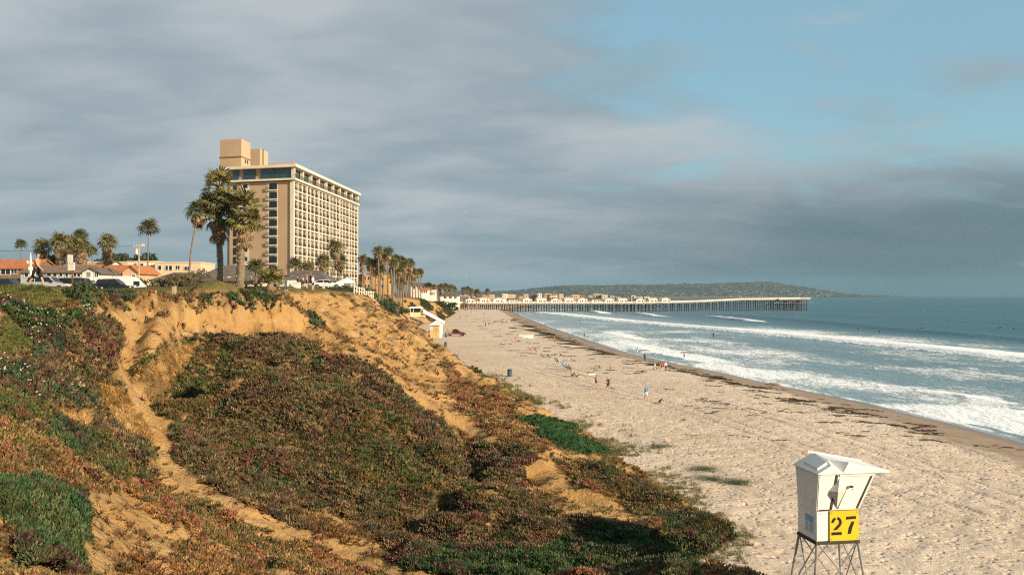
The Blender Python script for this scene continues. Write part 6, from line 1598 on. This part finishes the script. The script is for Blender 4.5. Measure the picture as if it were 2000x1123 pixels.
POSE = {'walk': dict(lean=.06, hipL=.42, kneeL=.12, hipR=-.38, kneeR=.28, shL=-.35, elL=.25, shR=.30, elR=.5),
        'run': dict(lean=.22, hipL=.75, kneeL=.9, hipR=-.45, kneeR=.75, shL=-.7, elL=1.4, shR=.6, elR=1.5),
        'stand': dict(hipL=.05, kneeL=.05, hipR=-.04, kneeR=.02, shL=-.05, elL=.25, shR=.08, elR=.3),
        'stand2': dict(hipL=.12, kneeL=.1, hipR=-.1, kneeR=.05, shL=.2, elL=1.3, shR=.25, elR=1.2),
        'point': dict(hipL=.1, kneeL=.05, hipR=-.1, kneeR=.02, shL=-.05, elL=.4, shR=1.45, elR=.1),
        'sit': dict(lean=-.25, sit=.20, hipL=1.75, kneeL=1.9, hipR=1.65, kneeR=1.7, shL=.4, elL=.5, shR=.5, elR=.6),
        'lounge': dict(lean=-.55, sit=.16, hipL=1.5, kneeL=.25, hipR=1.62, kneeR=.9, shL=-.5, elL=.1, shR=.2, elR=.8),
        'chair': dict(lean=-.22, sit=.50, hipL=1.45, kneeL=1.4, hipR=1.42, kneeR=1.3, shL=.3, elL=.8, shR=.35, elR=.9),
        'crouch': dict(lean=1.0, sit=.32, hipL=1.3, kneeL=2.2, hipR=1.1, kneeR=2.1, shL=.6, elL=.1, shR=.5, elR=.1),
        'surf': dict(lean=.05, sit=.12, hipL=1.2, kneeL=.9, hipR=1.1, kneeR=.9, shL=.3, elL=.4, shR=.3, elR=.5)}
def person(label, loc, face, pose='stand', h=1.72, style='', shirt='black', shorts='navy', skin=0, hair=0, shoe='white', group=None):
    """face: heading in degrees, 0 looks away from the viewer, 90 looks left, -90 looks right"""
    me = body_mesh(pose, POSE[pose], style); o = put('person', me, None, loc, (0, 0, R(face)), (h / 1.75,) * 3)
    ms = [SKIN[skin], CL[shirt], CL[shorts], HAIR[hair], CL[shoe]]
    for s_, m in zip(o.material_slots, ms): s_.link = 'OBJECT'; s_.material = m
    return tag(o, label, 'person', group)

# the walking man on the bluff edge, built a little finer
def walking_man():
    Y = 46.5; x = (72 - 1000) / FP * Y; z = gz(x, Y); zfoot = CZ + (HY - 557) / FP * Y
    o = person('barefoot shirtless man in black shorts striding right along the bluff edge', (x, Y, max(z, zfoot - .1)), -90, 'walk', 1.86, 'topless shoes', 'black', 'black', 0, 0, 'white')
    V, E, Rd, Z = skeleton(POSE['walk']); hd = V[6]
    hr = MB(); hr.ball((0, hd.y - .018, hd.z + .032), (.098, .105, .10), 12, 8); hr.ball((0, hd.y + .02, hd.z + .085), (.08, .085, .055), 10, 6)
    hr.build('hair', HAIR[0], o, smooth=True)
    nz = MB(); nz.add([(0, hd.y + .085, hd.z + .0), (-.016, hd.y + .082, hd.z - .045), (.016, hd.y + .082, hd.z - .045), (0, hd.y + .118, hd.z - .04)], [(0, 1, 3), (0, 3, 2), (1, 2, 3)]); nz.build('nose', SKIN[0], o)
    for s in (-1, 1): MB().ball((s * .09, hd.y, hd.z - .02), (.015, .025, .035), 6, 5).build('ear', SKIN[0], o); MB().ball((s * .034, hd.y + .086, hd.z + .0), .011, 6, 4).build('eye', CL['black'], o)
    MB().box(-.025, .025, hd.y + .082, hd.y + .092, hd.z - .075, hd.z - .066).build('mouth', CL['maroon'], o)
    # shorts that hang over the thighs
    sh = MB()
    for (i0, i1) in [(a, b) for a, b in E if Z[b] == 'thigh']:
        sh.tube([V[i0] + Vector((0, 0, .05)), V[i0].lerp(V[i1], .5), V[i0].lerp(V[i1], .92)], [.118, .108, .105], 10)
    sh.tube([V[0] + Vector((0, 0, -.10)), V[0] + Vector((0, 0, .11))], [.150, .140], 12)
    sh.build('shorts', CL['black'], o, smooth=True)
    # hands: palm and five fingers
    for (i0, i1) in [(a, b) for a, b in E if Z[b] == 'hand']:
        s = 1 if V[i0].x > 0 else -1; d_ = (V[i1] - V[i0]).normalized(); side = Vector((0, d_.z, -d_.y)).normalized(); p0 = V[i0] + d_ * .05; hb = MB()
        for q in range(4):
            b_ = p0 + side * (q - 1.5) * .021 + d_ * .05; l = (.065, .078, .074, .058)[q]; cur = Vector((-s * .02, 0, 0))
            hb.tube([b_, b_ + d_ * l * .5, b_ + d_ * l * .85 + cur, b_ + d_ * l * 1.0 + cur * 2.2], [.0095, .009, .0085, .006], 5)
        tb = p0 - side * .03; hb.tube([tb, tb - side * .025 + d_ * .03, tb - side * .03 + d_ * .065], [.012, .011, .008], 5)
        hb.build('fingers', SKIN[0], o, smooth=True)
    ch = MB().box(.14, .17, V[0].y - .03, V[0].y + .03, V[0].z - .35, V[0].z - .1).build('pale_flash', CL['white'], o)
walking_man()

def folding_chair(lab, loc, rz, c='red', group=None):
    t = thing('folding_chair', lab, 'chair', loc, rz, group)
    MB().hexa([(-.26, -.22, .36), (.26, -.22, .36), (.26, .25, .40), (-.26, .25, .40), (-.26, -.22, .39), (.26, -.22, .39), (.26, .25, .43), (-.26, .25, .43)]).build('seat', CL[c], t)
    MB().hexa([(-.26, -.22, .42), (.26, -.22, .42), (.26, -.19, .42), (-.26, -.19, .42), (-.26, -.50, .98), (.26, -.50, .98), (.26, -.47, .98), (-.26, -.47, .98)]).build('backrest', CL[c], t)
    for sx in (-.28, .28):
        MB().bar((sx, -.5, .98), (sx, .28, 0), .018, 5).build('leg', STEEL, t); MB().bar((sx, .25, .42), (sx, -.35, 0), .018, 5).build('leg', STEEL, t); MB().bar((sx, -.32, .62), (sx, .25, .60), .022, 5).build('armrest', STEEL, t)
    return t
Y = 62; x = (306 - 1000) / FP * Y; z = gz(x, Y)
folding_chair('low folding chair with red frame at the bluff edge', (x, Y, z), R(-90), 'red')
person('person in dark top and jeans lounging in the red folding chair', (x + .05, Y, z - .02), -90, 'chair', 1.72, 'longsleeve trousers', 'black', 'jean', 0, 2)

# the group by the young palm
def at_top(px, Y): x_ = (px - 1000) / FP * Y; return (x_, Y, gz(x_, Y) - .01)
def bench(px, Y, lab, nm='bench'):
    l = at_top(px, Y); t = thing(nm, lab, 'bench', l); MB().box(-.9, .9, -.22, .22, .42, .48).build('seat', PALEWOOD, t)
    for sx in (-.7, .7): MB().box(sx - .06, sx + .06, -.2, .2, -.1, .42).build('leg', GREYWOOD, t)
bench(495, 86, 'timber bench under the grey-topped sitter by the palms')
p = at_top(493, 86); person('person in grey top with bare legs sitting beside the stout palm', (p[0], p[1] - .05, p[2] - .02), -80, 'chair', 1.75, 'longsleeve', 'grey', 'charcoal', 0, 0)
p = at_top(506, 86.5); person('person dressed in black sitting next to the grey-topped sitter', (p[0], p[1], p[2] - .02), 70, 'chair', 1.7, 'longsleeve trousers', 'black', 'black', 0, 0)
person('woman in white jacket and jeans with long dark hair standing on the bluff', at_top(545, 88), -60, 'stand', 1.68, 'longsleeve trousers', 'white', 'jean', 0, 0)
person('man in grey jacket and jeans pointing out to sea', at_top(558, 88), -90, 'point', 1.82, 'longsleeve trousers', 'charcoal', 'jean', 0, 1)
lst = [(581, 97, 'stand2', 1.35, 'longsleeve trousers', 'navy', 'navy', 'child in dark blue left of the white box'), (588, 97, 'stand', 1.3, 'longsleeve trousers', 'maroon', 'black', 'child in a maroon top behind the white box'), (592, 98, 'stand2', 1.25, '', 'white', 'black', 'child in white between the maroon top and pink top'),
       (599, 98, 'stand', 1.55, '', 'pink', 'black', 'person in a pinkish top and dark shorts on the bluff'), (606, 100, 'walk', 1.6, 'longsleeve trousers', 'black', 'black', 'person in black right of the pink top'), (611, 98, 'stand', 1.65, '', 'white', 'black', 'person in white top and black shorts at the right of the bluff group')]
for px, Yy, ps, h, stl, c1, c2, lab in lst: person(lab, at_top(px, Yy), random.uniform(-120, -60), ps, h, stl, c1, c2, px % 3, px % 3, group='people on the bluff edge')
l = at_top(580, 94); t = thing('cool_box', 'white box on the grass in front of the children', 'box', l); MB().box(-.35, .35, -.22, .22, -.05, .52).build('body', WHITE, t, bevel=.03); MB().box(-.37, .37, -.24, .24, .525, .62).build('lid', WHITE, t, bevel=.02)
l = at_top(568, 100); t = thing('folding_table', 'white cloth-covered table behind the pointing man', 'table', l); MB().box(-.9, .9, -.35, .35, .70, .75).build('top', WHITE, t); MB().box(-.88, .88, -.37, -.355, .1, .70).build('cloth', CL['white'], t)
for sx in (-.8, .8): MB().box(sx - .03, sx + .03, -.3, .3, -.05, .70).build('leg', STEEL, t)
# white canopy by the hotel
l = at_top(674, 132); t = thing('canopy', 'white peaked canopy right of the hotel palms', 'canopy', l); t.scale = (.62, .62, .8)
MB().add([(-2.4, -2.4, 1.1), (2.4, -2.4, 1.1), (2.4, 2.4, 1.1), (-2.4, 2.4, 1.1), (0.6, 0, 2.3)], [(0, 1, 4), (1, 2, 4), (2, 3, 4), (3, 0, 4)]).build('cover', CL['white'], t)
for sx in (-2.3, 2.3):
    for sy in (-2.3, 2.3): MB().bar((sx, sy, -.1), (sx, sy, 1.12), .05, 5).build('pole', STEEL, t)

# the beach
def bp(px, py): x_, y_, z_ = on_beach(px, py); return (x_, y_, z_ - .01)
person('shirtless man in dark shorts running across the sand', bp(1164, 756), -40, 'run', 1.72, 'topless', 'black', 'black', 0, 0)
person('woman in black top and shorts walking away beside the running man', bp(1187.6, 762.5), 5, 'walk', 1.68, 'shoes', 'black', 'black', 0, 0)
person('person in a bright blue hoodie and pale shorts walking along the beach', bp(1261.6, 781), 8, 'walk', 1.62, 'longsleeve', 'blue', 'white', 0, 0)
person('child crouching on the sand near the blue hoodie', bp(1287, 787), -70, 'crouch', 1.25, '', 'black', 'black', 1, 0)
sh = [(1245, 718, 'stand', '', 'charcoal', 'khaki', 'person in dark top standing on the kelp below the towel carrier'), (1259, 706, 'stand2', 'longsleeve trousers', 'navy', 'navy', 'person in dark blue standing by the wet sand'), (1280.6, 704, 'stand', '', 'grey', 'grey', 'person in grey above the blue shirt'),
      (1279, 723, 'walk', '', 'blue', 'white', 'person in blue shirt and pale shorts at the waterline group'), (1292, 725, 'walk', '', 'red', 'red', 'person in red walking with the waterline group'), (1300, 725, 'walk', 'longsleeve trousers', 'white', 'charcoal', 'person in white top and dark trousers beside the one in red'),
      (1245, 689, 'walk', 'longsleeve trousers', 'white', 'white', 'person wrapped in a white towel at the edge of the water'), (1141, 660, 'stand', 'longsleeve trousers', 'navy', 'navy', 'person in dark clothes standing in the shallows, left of a pair'), (1148.5, 664, 'stand', 'topless', 'khaki', 'khaki', 'bare-chested person standing in the shallows, right of a pair'),
      (1336, 701, 'stand2', '', 'white', 'black', 'surfer in black and white standing in the foam'), (1393, 659, 'stand', 'longsleeve trousers', 'black', 'black', 'surfer in a black wetsuit wading before the breaker'), (1132, 630, 'stand', '', 'red', 'red', 'wader in red out in the shallows'),
      (1193, 725, 'stand', 'topless', 'khaki', 'khaki', 'small bare child standing on the sand')]
for px, py, ps, stl, c1, c2, lab in sh: person(lab, bp(px, py), random.uniform(-60, 60), ps, 1.2 if 'child' in lab else 1.68, stl, c1, c2, int(px) % 3, int(px) % 2, group='people on the beach')
st = [(1035, 684, 'maroon', 'left one of the pair sunbathing farthest up the sand'), (1046, 685, 'black', 'right one of the pair sunbathing farthest up the sand'), (1060, 697, 'charcoal', 'left one of the seated pair left of the camp chairs'), (1072, 698, 'navy', 'right one of the seated pair left of the camp chairs'), (1095, 695, 'black', 'person reclining just above the camp chairs'), (1120, 705, 'pink', 'person sitting up on the sand right of the camp chairs'), (1171, 719, 'khaki', 'child sitting alone on the open sand'), (1117, 735, 'white', 'person in white sitting below the camp chairs'), (1124, 736, 'black', 'dark-haired person sitting beside the one in white'), (983, 674, 'white', 'person sitting alone far up the pale sand')]
for px, py, c1, lab in st: person(lab, bp(px, py), random.uniform(-110, -40), 'sit' if px % 2 else 'lounge', 1.7 if 'child' not in lab else 1.1, 'topless' if px % 3 == 0 else '', c1, 'navy', px % 3, px % 2, group='people sitting on the sand')
for px, py, c1, lab in ((1089, 711, 'teal', 'teal camp chair, leftmost of the huddle on the sand'), (1097, 716, 'white', 'white camp chair in the huddle on the sand'), (1104, 722, 'blue', 'blue camp chair in the huddle on the sand'), (1112, 726, 'navy', 'navy camp chair, rightmost of the huddle on the sand')):
    l = bp(px, py); t = folding_chair(lab, l, R(-100), c1, 'camp chairs on the sand'); t.scale = (1.25,) * 3
    if px != 1097: person('person sitting in the ' + lab.split(',')[0].replace(' in the huddle on the sand', ''), (l[0], l[1], l[2] + .02), -100, 'chair', 1.7, 'longsleeve', 'charcoal' if px != 1104 else 'white', 'jean', 0, px % 2, group='people in camp chairs')
def board(lab, px, py, c, rz, L=2.0, up=False):
    x_, y_, z_ = on_beach(px, py); bm = bmesh.new(); n = 22; vs_t = []; 
    mb = MB(); ring = []
    for i in range(n):
        a_ = 6.2832 * i / n; ring.append((L / 2 * math.cos(a_), .27 * math.copysign(abs(math.sin(a_)) ** .8, math.sin(a_))))
    mb.add([(p_[0], p_[1], .06 + .05 * (p_[0] / L) ** 2 * 4) for p_ in ring] + [(p_[0] * .97, p_[1] * .9, .13 + .05 * (p_[0] / L) ** 2 * 4) for p_ in ring] + [(p_[0] * .97, p_[1] * .9, .0) for p_ in ring], [tuple(range(n, 2 * n)), tuple(range(3 * n - 1, 2 * n - 1, -1))] + [(i, (i + 1) % n, n + (i + 1) % n, n + i) for i in range(n)] + [(2 * n + i, 2 * n + (i + 1) % n, (i + 1) % n, i) for i in range(n)])
    bm.free(); t = thing('surfboard', lab, 'surfboard', (x_, y_, z_ + .02), R(rz)); mb.build('deck', CL[c], t); MB().prism([(-L * .42, -.01, .01), (-L * .34, -.01, .01), (-L * .44, -.01, -.10)], (0, .02, 0)).build('fin', CL['black'], t)
board('white surfboard lying on the sand right of the camp chairs', 1150, 732, 'white', 8)
board('yellowish board lying left of the white surfboard', 1139, 733, 'khaki', 5, 1.6)
board('longboard held low by the towel-wrapped person at the waterline', 1249, 692, 'khaki', 30, 2.4)
# pale upturned boat on the sand
x_, y_, z_ = on_beach(1028, 660); t = thing('dinghy', 'low white upturned dinghy out on the upper beach', 'boat', (x_, y_, z_)); mb = MB(); L = 4.2; prof = []
for i in range(11):
    u = i / 10; wv = .85 * (1 - abs(2 * u - 1) ** 2.4) + .03; hv = .75 * (1 - abs(2 * u - 1) ** 2) + .05
    prof.append([(L * (u - .5), wv * math.cos(R(a_)), hv * math.sin(R(a_)) - .03) for a_ in (0, 30, 60, 90, 120, 150, 180)])
mb.add([q for pr in prof for q in pr], [(i * 7 + j, (i + 1) * 7 + j, (i + 1) * 7 + j + 1, i * 7 + j + 1) for i in range(10) for j in range(6)]); mb.build('hull', WHITE, t, smooth=True); MB().box(-2.0, 2.0, -.03, .03, .45, .78).build('keel', WHITE, t)
CONE = mat('cone_orange', (.75, .17, .03), .6, .1)
for i, (px, py) in enumerate(((946.6, 661), (978, 655), (1007, 663), (1012, 658), (1063, 668), (1083, 663))):
    x_, y_, z_ = on_beach(px, py); t = thing('marker_cone', 'orange marker cone on the upper beach, %s from the left' % ordinal(i), 'cone', (x_, y_, z_), 0, 'orange marker cones'); MB().lathe([(.20, .02), (.05, .68), (.001, .70)], 10).build('cone', CONE, t); MB().box(-.24, .24, -.24, .24, -.02, .03).build('base', CONE, t)
# a heap of dug sand at the tide line
rock(1508, 760, 128, (1.1, .8, .25), 'heap of dug wet sand with weed at the tide line', 'sand_heap', mat('damp_sand', (.20, .14, .09), .9, .4, 3, bump=.1))

far = [(899, 623), (913, 619), (934.5, 620), (946, 617), (947, 625), (918, 638), (948, 639), (955, 638), (964, 630), (981, 633), (985, 633), (990, 633), (992, 624), (1005, 624), (999, 630), (1008, 626), (1022, 636), (1056, 640), (1027, 626), (1017, 617), (1033, 619), (1029, 613), (1048, 618), (1051, 620), (975, 610), (988, 611), (993, 610), (984, 610), (997, 614), (972, 616), (910, 608), (894, 610), (913, 605), (916, 607), (927, 608), (920, 613), (954, 607), (930, 608)]
far.sort(); r = random.Random(4)
for i, (px, py) in enumerate(far):
    c1 = r.choice(['black', 'navy', 'charcoal', 'red', 'white', 'maroon', 'grey', 'black']); seated = i % 6 == 4
    person('distant beachgoer%s in %s, %s from the left between bluff and pier' % (' sitting' if seated else '', c1, ordinal(i)), bp(px, py), r.uniform(-180, 180), 'sit' if seated else r.choice(['walk', 'stand', 'stand2']), 1.75, r.choice(['', 'topless', 'trousers']) if c1 not in ('red', 'white') else '', c1, r.choice(['black', 'navy', 'khaki']), i % 3, i % 2, group='distant people on the beach')
srf = [(1698, 621), (1724, 627), (1745, 625), (1789, 627), (1879, 630), (1949.5, 643), (1954, 641), (1979.6, 645), (1676, 644), (1717.6, 649), (1800, 644), (1801, 649), (1792, 644), (1351, 609), (1387, 611), (1429.6, 611), (1454, 612), (1479, 614), (1492, 614), (1490, 615.5), (1499, 616), (1529.6, 615), (1548, 620), (1567, 619), (1583, 620), (1465, 626), (1209, 619)]
srf.sort()
for i, (px, py) in enumerate(srf):
    Yw = FP * CZ / (py - HY); Xw = (px - 1000) / FP * Yw; zz = float(sea_state(np.array([Xw]), np.array([Yw]))[0][0])
    person('surfer in a black wetsuit sitting out in the swell, %s from the left' % ordinal(i), (Xw, Yw, zz - .12), r.uniform(60, 120), 'surf', 1.75, 'longsleeve trousers', 'black', 'black', i % 3, 0, 'black', group='surfers waiting in the swell')
pf = [(1515, 583), (1528, 583.5), (1538, 582.5), (1548, 583), (1556, 583), (1567, 583)]
# gulls
GU = mat('gull_white', (.65, .65, .64), .8, .1)
for px, py, Yg, lab in ((908, 414, 140, 'gull gliding high over the middle of the bay'), (887, 540, 220, 'left of the two small gulls over the far beach'), (911, 538, 220, 'right of the two small gulls over the far beach'), (1806, 608, 260, 'gull skimming low over the sea at right')):
    t = thing('gull', lab, 'bird', W(px, py, Yg), R(random.uniform(60, 120)), 'gulls in flight'); MB().tube([(-.22, 0, 0), (-.1, 0, .01), (.1, 0, .01), (.2, 0, .02), (.27, 0, .0)], [.02, .06, .065, .045, .01], 7).build('body', GU, t, smooth=True)
    for s in (-1, 1): MB().add([(.08, 0, .02), (-.08, 0, .02), (-.06, s * .3, .12), (.07, s * .3, .13), (-.10, s * .62, .05)], [(0, 1, 2, 3), (3, 2, 4)]).build('wing', GU, t)
    MB().add([(-.2, 0, .01), (-.34, -.07, .01), (-.34, .07, .01)], [(0, 1, 2)]).build('tail', GU, t)

# ---------------------------------------------------------- sea air
hz = MB().box(-7000, 27000, -7500, 17500, -6, 330)
hm_ = bpy.data.materials.new('sea_air'); hm_.use_nodes = True; k = N(hm_.node_tree); k.n.remove(k.n['Principled BSDF'])
pv = k.n.new('ShaderNodeVolumePrincipled'); pv.inputs['Color'].default_value = (.30, .52, .66, 1); pv.inputs['Density'].default_value = 0.00005; pv.inputs['Anisotropy'].default_value = 0.1
k.l.new(pv.outputs[0], k.n['Material Output'].inputs['Volume'])
tag(hz.build('haze', hm_), 'thin sea haze', 'haze', kind='stuff')
